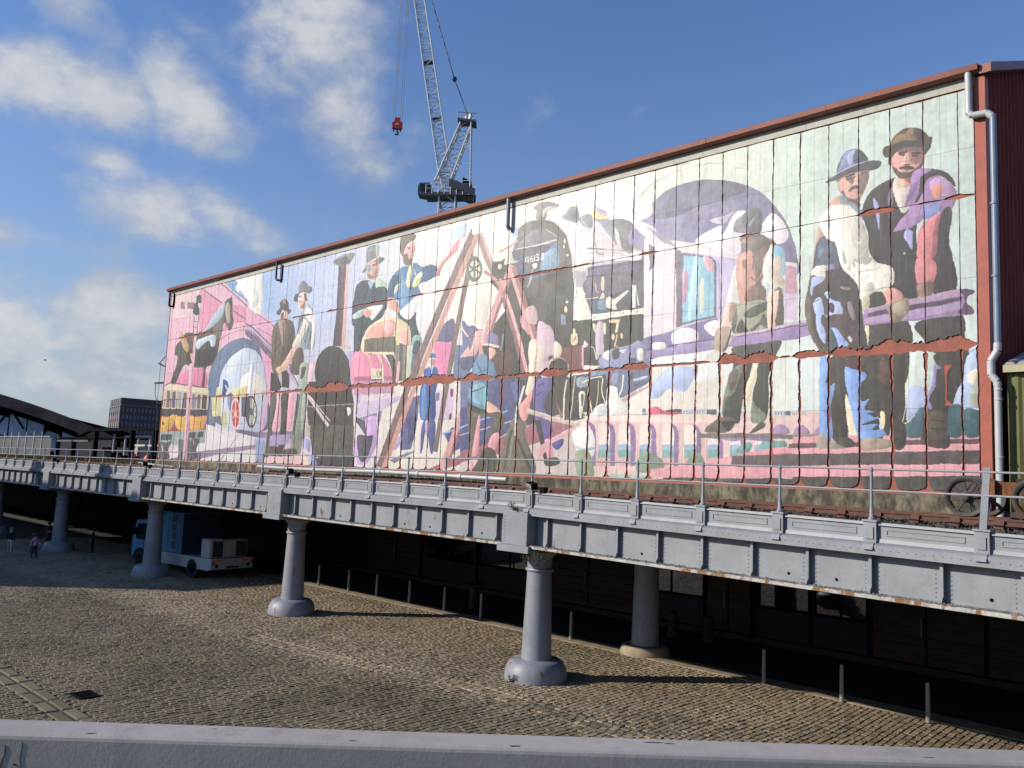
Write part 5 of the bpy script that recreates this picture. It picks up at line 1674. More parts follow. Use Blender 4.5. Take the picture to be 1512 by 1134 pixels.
near = np.exp(-sd_/.05)[None]*(.6+.4*(zz < 9.9))[:, None]+np.exp(-np.abs(zz-9.85)/.12)[:, None]*.75+np.exp(-np.abs(zz-13.82)/.06)[:, None]*.4+np.exp(-np.abs(zz-6.0)/.08)[:, None]*.5
loss = ln*(.35+near) > .65
rustc = np.array([.66, .33, .25])*(.8+.4*value_noise(TH, TW, 150, 700))[..., None]
img = np.where(loss[..., None], rustc, img); edge = np.roll(loss, 1, 1) & ~loss; img[edge] *= .55
img = np.clip(img-.035*dark*(1.2-img.mean(-1, keepdims=True)), 0.02, .985)
im = bpy.data.images.new('mural_paint', TW, TH, alpha=False)
buf = np.ones((TH, TW, 4), np.float32); buf[..., :3] = img; im.pixels.foreach_set(buf.ravel()); im.update(); im.pack()
def mural_mat():
    m = bpy.data.materials.new('mural_paint'); m.use_nodes = True; t = NT(m.node_tree); b = m.node_tree.nodes['Principled BSDF']
    tx = t.n('ShaderNodeTexImage', image=im, interpolation='Linear', extension='EXTEND'); uv = t.n('ShaderNodeUVMap', uv_map='UVMap'); t.l(uv.outputs[0], tx.inputs[0])
    geo = t.n('ShaderNodeNewGeometry'); pos = geo.outputs['Position']
    c = t.mix(1., tx.outputs[0], (MURAL_GAIN, MURAL_GAIN*.975, MURAL_GAIN*.93), 'MULTIPLY')
    st = t.ramp(t.noise(t.scale(pos, (6, 1, .35)), 1., 5., .62), .52, .8)
    c = t.mix(t.m('MULTIPLY', st, .28), c, (.22, .19, .15))
    ch = t.ramp(t.noise(pos, 5., 9., .72), .66, .72)
    c = t.mix(t.m('MULTIPLY', ch, .15), c, (.62, .58, .52))
    t.l(c, b.inputs['Base Color'])
    t.put(b.inputs['Roughness'], t.m('ADD', t.m('MULTIPLY', t.noise(pos, 1.5, 4.), .2), .40)); b.inputs['Specular IOR Level'].default_value = .48
    bp = t.n('ShaderNodeBump'); bp.inputs['Strength'].default_value = .25; bp.inputs['Distance'].default_value = .02
    t.l(t.noise(t.scale(pos, (3., 1, .6)), 1.2, 5.), bp.inputs['Height']); t.l(bp.outputs[0], b.inputs['Normal'])
    MATS['mural_paint'] = m
MURAL_GAIN = .73
mural_mat()
SEAM0 = -10.67; PIT = .875
k0 = int(math.floor((MX0-SEAM0)/PIT)); seams = [MX0+.01]+[SEAM0+PIT*k for k in range(k0+1, 6)]+[MX1-.005]
seams = [s for i, s in enumerate(seams) if i == 0 or s-seams[i-1] > .2]
ROWS = [5.985, 9.85, 13.82, 16.76]
def wob(x, seed): # cheap 1-D ragged noise 0..1
    s = 0; a = .5
    for o in range(4):
        f = 2.3*2.1**o*x+seed*17.3+o*5.1; i = math.floor(f); u = f-i; u = u*u*(3-2*u)
        h = lambda q: (math.sin(q*127.1+seed*311.7+o*74.7)*43758.5453) % 1
        s += a*(h(i)*(1-u)+h(i+1)*u); a *= .5
    return s/.94
GAP98 = [(-40.2, -37.2, .12), (-37.2, -33.4, .42), (-33.4, -29.5, .2), (-29.5, -25.6, .36), (-25.6, -23.4, .26), (-23.4, -21.0, .16), (-21.0, -19.6, .28), (-19.6, -17.2, .10), (-17.2, -16.0, .26), (-16., -13.6, .07), (-13.4, -11.3, .34), (-11.3, -10.9, .08), (-10.9, -9.8, .22), (-9.8, -5.9, .34), (-46.5, -44.5, .12)]
GAP98 = [(a, b, c*1.3) for a, b, c in GAP98]
GAP138 = [(-22.6, -19.6, .12), (-19.6, -18.6, .07), (-9.0, -7.9, .16), (-6.7, -5.9, .14), (-7.4, -6.7, .05), (-33.5, -30.2, .10), (-29.0, -28.0, .08), (-16.6, -15.7, .08), (-27.5, -25.2, .07), (-12.7, -12.2, .12), (-52.4, -47.5, .12), (-35.6, -34.4, .1), (-38.8, -37.0, .08)]
GAP167 = [(-8., -5.9, .09), (-11.5, -8, .035), (-16.8, -14.5, .03)]
def gap(x, row):
    g_ = {0: [(-60, 0, .11)], 1: GAP98, 2: GAP138, 3: GAP167}[row]; v = .012
    for a, b, amp in g_:
        v = max(v, amp*min(1, max(0, (x-a)/.25))*min(1, max(0, (b-x)/.25)))
    return v
seam_amp = {}
def side_gap(si, z, sgn):
    x = seams[si]; r = seam_amp.setdefault(si, random.random())
    low = z < 9.85
    base = .020 if low else .012
    amp = (.07*(.35+.8*r) if low else .05*max(0, r-.30))
    if x > -17 and not low: amp = .045*max(.05, r)
    if x < -42: amp *= .6
    foot = .10*(.25+r)*math.exp(-(z-5.98)/.13)+.05*math.exp(-(9.85-z)/.25)*(1 if low else 0)
    n_ = .55*wob(z*2.6, si*2+sgn+31)+.45*wob(z*.55, si*3+sgn+77)
    return base*.6+amp*max(0, n_-.36)*2.1+foot*(.5+.8*n_)*(1 if low else 0)
def mural_panel(i, row):
    xa, xb, za, zb = seams[i], seams[i+1], ROWS[row], ROWS[row+1]
    pts = []
    def hz(x, zrow, up, ridx):
        g_ = gap(x, ridx); n_ = .5*wob(x*3.4, ridx*7+(3 if up else 0)+1)+.5*wob(x*.8, ridx*5+(2 if up else 0)+9)
        if g_ <= .02: e = .008
        elif up:   # lower sheet: torn in long scallops
            m_ = .5*wob(x*.85, ridx*5+3)+.3*n_+.2*wob(x*6.5, ridx*5+8); e = .012+g_*max(0., m_-.22)*1.5
        else: e = .012+g_*(.16+.5*max(0., n_-.35))
        return zrow+e if up else zrow-e
    nx_ = max(4, int((xb-xa)/.045)); nz = int((zb-za)/.06)
    zlo = max(hz(xa, za, True, row), hz(xb, za, True, row)); zhi = min(hz(xa, zb, False, row+1), hz(xb, zb, False, row+1))
    L = [xa+side_gap(i, za+(zb-za)*k/nz, 0) for k in range(nz+1)]; R = [xb-side_gap(i+1, za+(zb-za)*k/nz, 1) for k in range(nz+1)]
    for k in range(nx_+1):
        u = k/nx_; x = L[0]+(R[0]-L[0])*u; d = min(u, 1-u)*(xb-xa)
        z = hz(x, za, True, row)+(.065*wob(xa*3+(0 if u < .5 else 9), 5)*math.exp(-d/.09)*(1 if row == 0 else .25*min(1, gap(x, row)*6)))
        pts.append((x, z))
    for k in range(1, nz):
        z = za+(zb-za)*k/nz
        if pts[nx_][1]+.03 < z < hz(R[k], zb, False, row+1)-.04: pts.append((R[k], z))
    for k in range(nx_, -1, -1):
        u = k/nx_; x = L[nz]+(R[nz]-L[nz])*u; pts.append((x, hz(x, zb, False, row+1)-.02*math.exp(-min(u, 1-u)*(xb-xa)/.09)))
    ztl = pts[-1][1]
    for k in range(nz-1, 0, -1):
        z = za+(zb-za)*k/nz
        if pts[0][1]+.03 < z < ztl-.04: pts.append((L[k], z))
    n = len(pts); yf = WY-.022-random.uniform(0, .008)
    me = bpy.data.meshes.new('mural_panel')
    vs = [(x, yf, z) for x, z in pts]+[(x, WY+.004, z) for x, z in pts]
    me.from_pydata(vs, [], [tuple(range(n))]+[(k, k+n, (k+1) % n+n, (k+1) % n) for k in range(n)])
    me.materials.append(MATS['mural_paint']); me.materials.append(MATS['rust_red'])
    me.polygons.foreach_set('material_index', [0]+[1]*n)
    uv = me.uv_layers.new(name='UVMap'); co = np.array(vs)[[l.vertex_index for l in me.loops]]
    uv.data.foreach_set('uv', np.stack([(co[:, 0]-X0)/(X1-X0), (co[:, 2]-Z0)/(Z1-Z0)], -1).ravel().astype(np.float32))
    link('mural_panel', me, ware)
for i in range(len(seams)-1):
    for row in range(3): mural_panel(i, row)
# aerial bracket at the far corner
an = thing('aerial_bracket', 'thin grey aerial frame bracketed off the far corner of the mural wall', 'aerial')
bx = MX0
MB().tube((bx-.02, WY+.2, 12.0), (bx-1.05, WY-.05, 12.35), .06, 6).tube((bx-.02, WY+.2, 13.1), (bx-.9, WY-.05, 12.4), .03, 6).build('arm', 'sheet_fence', an)
MB().tube((bx-.02, WY+.2, 11.05), (bx-1.35, WY-.05, 11.05), .07, 6).tube((bx-.02, WY+.2, 9.7), (bx-.8, WY-.05, 9.7), .02, 6).build('arm', 'sheet_fence', an)
MB().path([(bx-1.3, WY-.05, 11.1), (bx-1.2, WY-.05, 10.3), (bx-.75, WY-.05, 9.7), (bx-.55, WY, 6.2)], .025, 6).path([(bx-.75, WY-.05, 12.4), (bx-.75, WY-.05, 9.7)], .015, 5).build('cable', 'sheet_fence', an)
# white pipes laid along the plinth
for (xa, za, xb, zb, lab) in ((-55.3, 5.72, -50.1, 5.58, 'short white plastic pipe lying on the plinth near the far end of the mural'), (-40.2, 5.86, -21.9, 5.83, 'long white plastic pipe lying along the plinth below the mural')):
    t = thing('drain_pipe', lab, 'pipe', 'white pipes laid along the plinth'); n = max(2, int((xb-xa)/2.6)); pz = [za+(zb-za)*k/n-.03*math.sin(k*1.1) for k in range(n+1)]
    for k in range(n):
        MB().tube((xa+(xb-xa)*k/n, 22.9, pz[k]), (xa+(xb-xa)*(k+1)/n-.01, 22.9, pz[k+1]), .085, 10).build('pipe_length', 'pipe_white', t, True)
        if k: MB().tube((xa+(xb-xa)*k/n-.1, 22.9, pz[k]), (xa+(xb-xa)*k/n+.1, 22.9, pz[k]), .11, 10).build('pipe_joint', 'pipe_white', t, True)
# ------------------------------------------------------------------ olive shed on the right
sh = thing('olive_shed', 'olive green corrugated metal shed against the end of the warehouse', 'shed')
mb = MB(); xs = np.arange(-5.2, 8, .075)
for k, (a, b) in enumerate(zip(xs, xs[1:])):
    d0 = -.045 if k % 4 in (1, 2) else 0; d1 = -.045 if (k+1) % 4 in (1, 2) else 0
    mb.add([(a, 23.62+d0, 5.2), (b, 23.62+d1, 5.2), (b, 23.62+d1, 9.05), (a, 23.62+d0, 9.05)], [(0, 1, 2, 3)])
mb.build('front_wall', 'olive_sheet', sh)
MB().box(-5.3, -5.21, 23.63, 32, 5.2, 9.05).build('side_wall', 'olive_sheet', sh)
MB().box(-5.34, 8, 23.40, 23.56, 9.06, 9.24).build('eaves_gutter', 'cream_trim', sh)
mb = MB()
for k in range(44):
    x = -5.36+k*.3; mb.hexa([(x, 23.45, 9.25), (x+.29, 23.45, 9.25), (x+.29, 32, 11.6), (x, 32, 11.6), (x+.08, 23.45, 9.32), (x+.21, 23.45, 9.32), (x+.21, 32, 11.67), (x+.08, 32, 11.67)])
mb.build('roof_sheet', 'roof_grey', sh)
MB().box(-5.5, 8, 23.4, 23.56, 4.9, 5.6).build('plinth', 'concrete', sh)
# ------------------------------------------------------------------ rusty wagon
wg = thing('flat_wagon', 'rusty flat wagon with open spoked wheels standing on the track at the right', 'wagon')
def wheel(cx, cy, r, parent, cz):
    w_ = MB().lathe([(r-.075, -.06), (r, -.06), (r, .04), (r+.035, .045), (r+.035, .08), (r-.085, .08)], 40, (0, 0, 0), 'y').build('wheel', 'wheel_iron', parent, True, loc=(cx, cy, cz))
    me = w_.data; bm = bmesh.new(); bm.from_mesh(me); bmesh.ops.delete(bm, geom=[f for f in bm.faces if len(f.verts) > 8], context='FACES')
    e_ = [e for e in bm.edges if e.is_boundary]; bmesh.ops.bridge_loops(bm, edges=e_); bmesh.ops.recalc_face_normals(bm, faces=bm.faces); bm.to_mesh(me); bm.free()
    for k in range(8):
        a = math.radians(11+45*k); d = Vector((math.cos(a), 0, math.sin(a))); n_ = Vector((-d.z, 0, d.x))
        p, q = d*.085, d*(r-.06); h = .03
        MB().hexa([p-n_*.04+Vector((0, -h, 0)), p+n_*.04+Vector((0, -h, 0)), p+n_*.04+Vector((0, h, 0)), p-n_*.04+Vector((0, h, 0)), q-n_*.036+Vector((0, -h, 0)), q+n_*.036+Vector((0, -h, 0)), q+n_*.036+Vector((0, h, 0)), q-n_*.036+Vector((0, h, 0))]).build('spoke', 'wheel_iron', w_)
    MB().lathe([(.05, -.14), (.075, -.13), (.08, -.08), (.11, -.06), (.115, .05), (.08, .08)], 18, (0, 0, 0), 'y').build('hub', 'wheel_iron', w_, True)
for x in (-5.02, -3.75):
    r = .40; yy = Y0(x)
    wheel(x, yy+1.95, r, wg, RZ(x)+r); wheel(x, yy+3.39, r, wg, RZ(x)+r)
    MB().tube((x, yy+2.0, RZ(x)+r), (x, yy+3.35, RZ(x)+r), .05, 10).build('axle', 'wheel_iron', wg, True)
xb = -4.55
for d in (2.2, 3.15): MB().prism([(xb, Y0(xb)+d-.05, 6.0), (xb, Y0(xb)+d+.05, 6.0), (xb, Y0(xb)+d+.05, 6.26), (xb, Y0(xb)+d-.05, 6.26)], [(4, Y0(4)+d-.05, 6.0), (4, Y0(4)+d+.05, 6.0), (4, Y0(4)+d+.05, 6.26), (4, Y0(4)+d-.05, 6.26)]).build('sole_bar', 'rusty_plate', wg)
for k in range(5): MB().box(-4.1+k*1.3, -3.9+k*1.3, Y0(-4)+2.0-k*.16, Y0(-4)+3.3-k*.16, 6.265, 6.33).build('floor_timber', 'timber_dark', wg)
MB().box(-4.6, -4.5, Y0(xb)+2.0, Y0(xb)+3.4, 5.98, 6.28).build('head_stock', 'rusty_plate', wg)
# ------------------------------------------------------------------ under the viaduct
FY = 30.4
mat('riser_shade', (.004, .005, .009), .7, .2, 2.)  # riser colour set almost black to stand in for shade under the deck
mat('step_stone_shade', (.022, .02, .018), .85, .2, 2.)  # stone darkened, the shade under the viaduct is put into its colour
uc = thing('undercroft_frontage', 'dark glazed and timber boarded frontage under the viaduct', 'building front')
def fx(px): return px*FY/28.2
MB().box(-46, 6, FY+.15, FY+.4, 0, 4.7).build('back_wall', 'brick_shade', uc)
MB().box(-46, 6, FY-.25, FY+.1, .004, .22).build('step', 'step_stone_shade', uc)
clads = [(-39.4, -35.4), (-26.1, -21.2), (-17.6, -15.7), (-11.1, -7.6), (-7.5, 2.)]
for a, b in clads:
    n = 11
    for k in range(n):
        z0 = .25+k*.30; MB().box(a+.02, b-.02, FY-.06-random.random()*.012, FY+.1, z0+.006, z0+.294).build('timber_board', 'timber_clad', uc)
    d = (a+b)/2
    MB().box(d-.025, d+.025, FY-.09, FY-.075, .25, 3.5).build('door_edge', 'black_metal', uc)
    MB().path([(d-.12, FY-.1, 1.1), (d-.12, FY-.2, 1.15), (d-.12, FY-.2, 1.75), (d-.12, FY-.1, 1.8)], .02, 6).build('door_handle', 'chrome_dull', uc)
wins = [(-34.9, -31.0), (-30.8, -26.5), (-20.9, -17.8), (-15.4, -13.4), (-13.2, -11.3)]
for a, b in wins:
    w_ = MB().box(a, b, FY, FY+.06, 1.32, 1.42).box(a, b, FY, FY+.06, 3.4, 3.5).box(a, a+.06, FY, FY+.06, 1.421, 3.399).box(b-.06, b, FY, FY+.06, 1.421, 3.399).build('window', 'black_metal', uc)
    MB().add([(a+.06, FY+.03, 1.42), (b-.06, FY+.05, 1.42), (b-.06, FY+.03, 3.4), (a+.06, FY+.01, 3.4)], [(0, 1, 2, 3)]).build('pane', 'shop_glass', w_)
    MB().box((a+b)/2-.03, (a+b)/2+.03, FY-.01, FY+.0, 1.421, 3.399).build('mullion', 'black_metal', w_)
    MB().box(a, b, FY-.03, FY+.1, .25, 1.31).build('stall_riser', 'riser_shade', uc)
# far left: wall added to darken the open end, with slits of daylight
pw = thing('added_wall', 'brick wall with narrow gaps, added to darken the open far end under the viaduct', 'wall')
for a, b in ((-170, -86.4), (-86, -76), (-75.6, -70.9), (-70.6, -64.6), (-64.3, -58), (-57.7, -51.2), (-50.9, -46.02)): MB().box(a, b, 30.4, 30.9, 0, 4.71).build('added_pier', 'brick_shade', pw)
# thick stone posts and a standing table
for (x, y), lab in (((-18.1, 28.6), 'short thick stone bollard in the shade nearest the rear column'), ((-16.6, 28.75), 'short thick stone bollard beside the brown boarded door')):
    b = MB().lathe([(.2, 0), (.2, .85), (.17, .93), (.05, .96)], 20, (x, y, .004)).build('stone_bollard', 'step_stone_shade', None, True); tag(b, lab, 'bollard', 'thick stone bollards under the viaduct')
tb = thing('standing_table', 'round topped tall table standing in the shade between the steel bollards', 'table', None, (-27.0, 26.4, 0))
MB().lathe([(.52, 1.02), (.52, 1.09)], 28).build('table_top', 'step_stone_shade', tb, True); MB().lathe([(.22, .004), (.2, .3), (.17, .95), (.25, 1.018)], 18).build('pedestal', 'step_stone_shade', tb, True)
# steel bollards
bx_ = [(-7.35, 23.9), (-9.7, 24.15), (-12.1, 24.25), (-19.85, 24.5), (-24.85, 24.75), (-29.45, 24.75), (-31.85, 24.75), (-33.8, 24.55), (-36.2, 24.45), (-27.1, 24.75)]
names = ['steel bollard nearest the right edge of the yard', 'steel bollard second from the right edge of the yard', 'steel bollard third from the right, at the tip of the column shadow', 'lone steel bollard to the right of the nearest column', 'steel bollard left of the nearest column, clear of its neighbours',
         'steel bollard two places left of the round table', 'steel bollard three places left of the round table', 'steel bollard fourth left of the round table', 'steel bollard farthest along the kerb, beside the second column', 'steel bollard in front of the round table']
for (x, y), lab in zip(bx_, names):
    b = MB().lathe([(.075, 0), (.06, .015), (.058, .4), (.05, .96), (.045, 1.0), (.015, 1.01)], 14, (x, y, .05)).build('bollard', 'bollard_steel', None, True); tag(b, lab, 'bollard', 'steel bollards along the kerb')
# ------------------------------------------------------------------ truck
tk = thing('parked_truck', 'pale blue and white lorry parked in the shade behind the third column', 'truck', None, (-40.35, 21.9, 0), math.pi+.10)
def tb_(x0, x1, y0, y1, z0, z1, n, m, par=tk): return MB().box(x0, x1, y0, y1, z0, z1).build(n, m, par)
# local +x is forward, local y: near side is +1.2
tb_(.05, 7.6, -.9, .9, .55, .8, 'chassis', 'black_metal')
tb_(-.05, .12, -1.25, 1.25, .55, 1.1, 'rear_panel', 'truck_white')
tb_(.125, 6.2, 1.16, 1.25, .5, 1.1, 'side_skirt', 'truck_white')
tb_(.125, 6.2, -1.25, 1.158, .82, 1.06, 'flat_bed', 'truck_white')
for y0 in (-1.2, .55):
    for k in range(3): tb_(-.062, -.0505, y0+k*.22, y0+k*.22+.18, .94, 1.06, 'reflector', 'reflector')
for y in (-.95, .9): MB().lathe([(.09, 0), (.09, .02)], 14, (-.072, y, .74), 'x').build('rear_lamp', 'black_metal', tk, True)
tb_(-.08, -.051, -.35, .35, .62, .70, 'tow_bar', 'black_metal')
eb = tb_(.25, 1.05, -1.05, 1.12, 1.101, 2.0, 'equipment_box', 'truck_cream'); tb_(.24, 1.06, .45, 1.13, 2.001, 2.06, 'box_lid', 'truck_white', eb)
tb_(.235, .249, .42, 1.0, 1.15, 1.95, 'box_door', 'pipe_blue', eb); tb_(.235, .249, -1.0, -.35, 1.15, 1.95, 'box_door', 'timber_dark', eb); tb_(.235, .249, -.3, .36, 1.15, 1.95, 'box_door', 'truck_cream', eb)
tb_(.3, 1.04, 1.121, 1.16, 1.12, 2.0, 'side_door', 'truck_white', eb)
bd = tb_(2.9, 5.2, -1.2, 1.2, 1.101, 3.25, 'box_body', 'truck_blue')
tb_(2.88, 2.899, -1.15, 1.15, 1.15, 3.2, 'rear_shade_panel', 'pipe_blue', bd)  # dark blue panel stands in for deep shade on the box's rear face
for x0 in (2.95, 4.2): tb_(x0, x0+.95, 1.201, 1.225, 1.3, 3.15, 'body_panel', 'truck_blue', bd)
for k in range(4): tb_(3.42, 3.8, 1.226, 1.25, 1.35+k*.46, 1.72+k*.46, 'body_vent', 'sheet_fence', bd)
cb_ = MB().prism([(5.9, -1.2, .6), (7.9, -1.2, .6), (7.95, -1.2, 1.5), (7.6, -1.2, 2.6), (5.9, -1.2, 2.7)], [(5.9, 1.2, .6), (7.9, 1.2, .6), (7.95, 1.2, 1.5), (7.6, 1.2, 2.6), (5.9, 1.2, 2.7)]).build('cab', 'truck_blue', tk)
MB().prism([(6.3, 1.202, 1.55), (7.5, 1.202, 1.55), (7.35, 1.202, 2.4), (6.3, 1.202, 2.45)], [(6.3, 1.215, 1.55), (7.5, 1.215, 1.55), (7.35, 1.215, 2.4), (6.3, 1.215, 2.45)]).build('side_window', 'cab_glass', cb_)
MB().box(7.2, 7.35, 1.25, 1.5, 1.8, 2.2).build('mirror', 'black_metal', cb_)
for x in (1.6, 6.9):
    for y in (1.12, -1.12):
        w_ = MB().lathe([(.3, -.14), (.47, -.14), (.49, -.1), (.49, .1), (.47, .14), (.3, .14)], 24, (0, 0, 0), 'y').build('wheel', 'rubber', tk, True, loc=(x, y, .49))
        MB().lathe([(.28, -.15), (.28, .15)], 18, (0, 0, 0), 'y').build('rim', 'black_metal', w_, True)
    arch = [( .62*math.cos(a), .62*math.sin(a)) for a in np.linspace(0, math.pi, 12)]
    MB().prism([(x+p, 1.251, .49+q) for p, q in arch]+[(x+p*.8, 1.251, .49+q*.8) for p, q in arch[::-1]], [(x+p, 1.275, .49+q) for p, q in arch]+[(x+p*.8, 1.275, .49+q*.8) for p, q in arch[::-1]]).build('wheel_arch', 'truck_white' if x < 3 else 'black_metal', tk)
for o_ in list(bpy.data.objects):
    q = o_
    while q.parent: q = q.parent
    if q == tk and o_.type == 'MESH' and o_.name.split('.')[0] in ('rear_panel', 'side_skirt', 'equipment_box', 'box_lid', 'box_door', 'side_door', 'box_body', 'body_panel', 'body_vent', 'cab', 'mirror', 'reflector'):
        md = o_.modifiers.new('bevel', 'BEVEL'); md.width = .07 if o_.name.startswith(('cab', 'box_body')) else .02; md.segments = 2
MB().box(-.07, -.0505, -.26, .26, .76, .87).build('number_plate', 'truck_cream', tk)
for y in (-1.15, 1.1): MB().box(-.068, -.0505, y-.08, y+.08, .80, .92).build('tail_light', 'hook_red', tk)
MB().box(6.62, 6.64, 1.201, 1.21, .75, 2.4).build('door_seam', 'black_metal', cb_); MB().box(6.75, 6.9, 1.203, 1.235, 1.35, 1.4).build('door_handle', 'chrome_dull', cb_)
for k in range(3): MB().box(2.2+k*.01, 2.7, 1.0, 1.16, .55+k*.12, .60+k*.12).build('step', 'black_metal', tk)
# ------------------------------------------------------------------ people in the shade
def person(label, loc, rz, h, top, legs, hair, arms=0., stride=.12, hold=False, kneel=False):
    o = thing('person', label, 'person', 'people in the shade by the far columns', loc, rz); k = h/1.72
    J = [((0, 0, .92), .135), ((0, 0, 1.12), .125), ((0, .01, 1.33), .15), ((0, .01, 1.46), .07), ((0, -.01, 1.55), .085), ((0, 0, 1.66), .09)]; E_ = [(0, 1), (1, 2), (2, 3), (3, 4), (4, 5)]
    def chain(root, pts):
        p = root
        for q in pts: J.append(q); E_.append((p, len(J)-1)); p = len(J)-1
    for s_ in (-1, 1):
        f = stride*s_
        chain(0, [((s_*.09, 0, .86), .11), ((s_*.10, -f*.6, .48), .075), ((s_*.10, -f+.03, .09), .05), ((s_*.11, -f-.13, .04), .042)])
        if hold: chain(2, [((s_*.18, 0, 1.38), .07), ((s_*.25, -.06, 1.12), .05), ((s_*.10, -.27, 1.08), .04), ((s_*.03, -.33, 1.12), .035)])
        else: chain(2, [((s_*.18, 0, 1.38), .07), ((s_*.25, .03-arms*s_*.1, 1.10), .05), ((s_*.26, -.08-arms*s_*.2, .86), .038), ((s_*.26, -.11-arms*s_*.24, .77), .035)])
    me = bpy.data.meshes.new('body'); me.from_pydata([tuple(c*k for c in p) for p, _ in J], E_, [])
    ob = bpy.data.objects.new('body', me); COL.objects.link(ob)
    sk = ob.modifiers.new('skin', 'SKIN'); sub = ob.modifiers.new('sub', 'SUBSURF'); sub.levels = sub.render_levels = 1
    for i, (_, r) in enumerate(J):
        sv = me.skin_vertices[0].data[i]; sv.radius = (r*k, r*k*.85); sv.use_root = (i == 0)
    ev = ob.evaluated_get(bpy.context.evaluated_depsgraph_get()); bm_ = bpy.data.meshes.new_from_object(ev)
    bpy.data.objects.remove(ob)
    for m_ in (top, legs, 'skin', 'cloth_black'): bm_.materials.append(MATS[m_])
    for p in bm_.polygons:
        z = p.center.z/k; x = abs(p.center.x/k); p.use_smooth = True
        p.material_index = 2 if z > 1.44 or (x > .2 and z < .92 and z > .7) or (hold and p.center.y/k < -.16 and z > 1.) else 0 if z > .93 or x > .215 else 3 if z < .09 else 1
    link('body', bm_, o)
    hm = MB().lathe([(.06, -.13), (.098, -.07), (.108, .0), (.095, .07), (.05, .115), (.01, .125)], 14)
    hm.v = [(a*k, (b+.025)*k, (c+1.63)*k) for a, b, c in hm.v if True]; hm.build('hair', hair, o, True)
person('child in a pink jacket and black trousers walking in the shade of the viaduct', (-53.4, 16.6, 0), 2.2, 1.45, 'cloth_pink', 'cloth_black', 'hair_dark', 1.)
person('child in dark clothes with fair hair striding in the shade at the left', (-56.9, 16.3, 0), 1.2, 1.5, 'cloth_black', 'cloth_pale', 'hair_fair', 1., .25)
person('child in a plum jacket between two other children', (-56.4, 17.4, 0), 2.6, 1.35, 'cloth_plum', 'cloth_denim', 'hair_dark', .5)
person('adult in black with bare forearms standing beside the fourth column', (-58.4, 18.9, 0), 1.9, 1.78, 'cloth_plum', 'cloth_black', 'hair_dark', 0., .03, True)
person('figure in dark clothes standing just right of the fourth column', (-55.4, 20.5, 0), -.5, 1.5, 'cloth_black', 'cloth_black', 'hair_dark', 0., .04)
# ------------------------------------------------------------------ weeds on the ironwork
def weed(label, loc, n, spread, drop):
    o = thing('weed', label, 'plant', 'weeds growing on the viaduct', loc); st = MB(); lf = MB()
    for _ in range(n):
        p = Vector((random.uniform(-.05, .05), 0, 0)); d = Vector((random.uniform(-1, 1)*spread, random.uniform(-.4, .1)*spread, random.uniform(.1, .5)))
        for j in range(6):
            q = p+d*(.09 if n > 9 else .045); st.tube(p, q, .006, 3)
            for _ in range(3):
                c = q+Vector([random.uniform(-.05, .05) for _ in range(3)]); a = Vector([random.uniform(-1, 1) for _ in range(3)]).normalized()*.032; b = a.orthogonal().normalized()*.013
                lf.add([c-a, c+b, c+a, c-b], [(0, 1, 2, 3)])
            p = q; d = (d+Vector((random.uniform(-.3, .3), random.uniform(-.1, .1), -drop*.35))).normalized()
    st.build('stem', 'stem_brown', o); lf.build('leaf', 'leaf_green', o, kind='stuff')
weed('straggling weed hanging from the top of the nearest column', (-16.12, 18.15, 3.86), 18, 1., 1.3)
weed('small tuft of weed above the junction plate of the nearest column', (-16.85, 18.02, 4.98), 6, .4, .1)
weed('small tuft of weed at the foot of the nearest column base', (-16.9, 18.22, 0.0), 6, .5, .1)
weed('small tuft of weed above the junction plate of the third column', (-43.0, 18.1, 5.0), 8, .5, .1)
# ------------------------------------------------------------------ left background
MB().box(-130, -53.95, 24.3, 60, 4.7, 5.42).build('embankment', 'ground_earth', kind='structure')
gb = MB()
def bank(y): return 5.52+.26*min(1, max(0, (y-22.0)/1.2))
for _ in range(12000):
    x = random.uniform(-90, -50) if random.random() < .94 else random.uniform(-50, -20); y = random.uniform(22.0, 24.2) if x < -54 else random.uniform(22.3, 23.2)
    h = random.uniform(.05, .14)*(1.9 if math.sin(x*1.3)+math.sin(x*.47) > .8 else 1); a = random.uniform(0, 6.28); c, s_ = math.cos(a)*.03, math.sin(a)*.03
    l_ = random.uniform(-.06, .06); z = bank(y) if x < -54 else 5.45
    gb.add([(x-c, y-s_, z-.02), (x+c, y+s_, z-.02), (x+l_, y+l_*.6, z+h)], [(0, 1, 2)])
xs_ = np.linspace(-92, -53.95, 20)
for a, b in zip(xs_, xs_[1:]): gb.add([(a, 21.9, 5.5), (b, 21.9, 5.5), (b, 23.2, 5.77), (a, 23.2, 5.77), (b, 24.3, 5.78), (a, 24.3, 5.78)], [(0, 1, 2, 3), (3, 2, 4, 5)])
gb.build('grass', 'grass_blade', kind='stuff')
fe = thing('sheet_metal_fence', 'grey corrugated metal fence beside the track at the far left', 'fence')
mb = None
for k in range(9):
    x0 = -96+k*2.1; p_ = MB()
    for j in range(14):
        a, b = x0+j*.15, x0+(j+1)*.15; d0, d1 = (.04 if j % 2 else 0), (.04 if (j+1) % 2 else 0)
        p_.add([(a, 24.4-d0, 5.42), (b, 24.4-d1, 5.42), (b, 24.4-d1, 7.45), (a, 24.4-d0, 7.45)], [(0, 1, 2, 3)])
    p_.build('sheet', 'sheet_fence', fe)
    MB().box(x0-.05, x0+.05, 24.26, 24.34, 5.4, 8.0).build('fence_post', 'steel_grey', fe)
MB().tube((-96, 24.3, 7.55), (-77.2, 24.3, 7.55), .04, 6).build('fence_rail', 'steel_grey', fe)
ga = thing('steel_gantry', 'black steel pipe gantry standing between the fence and the mural wall', 'gantry')
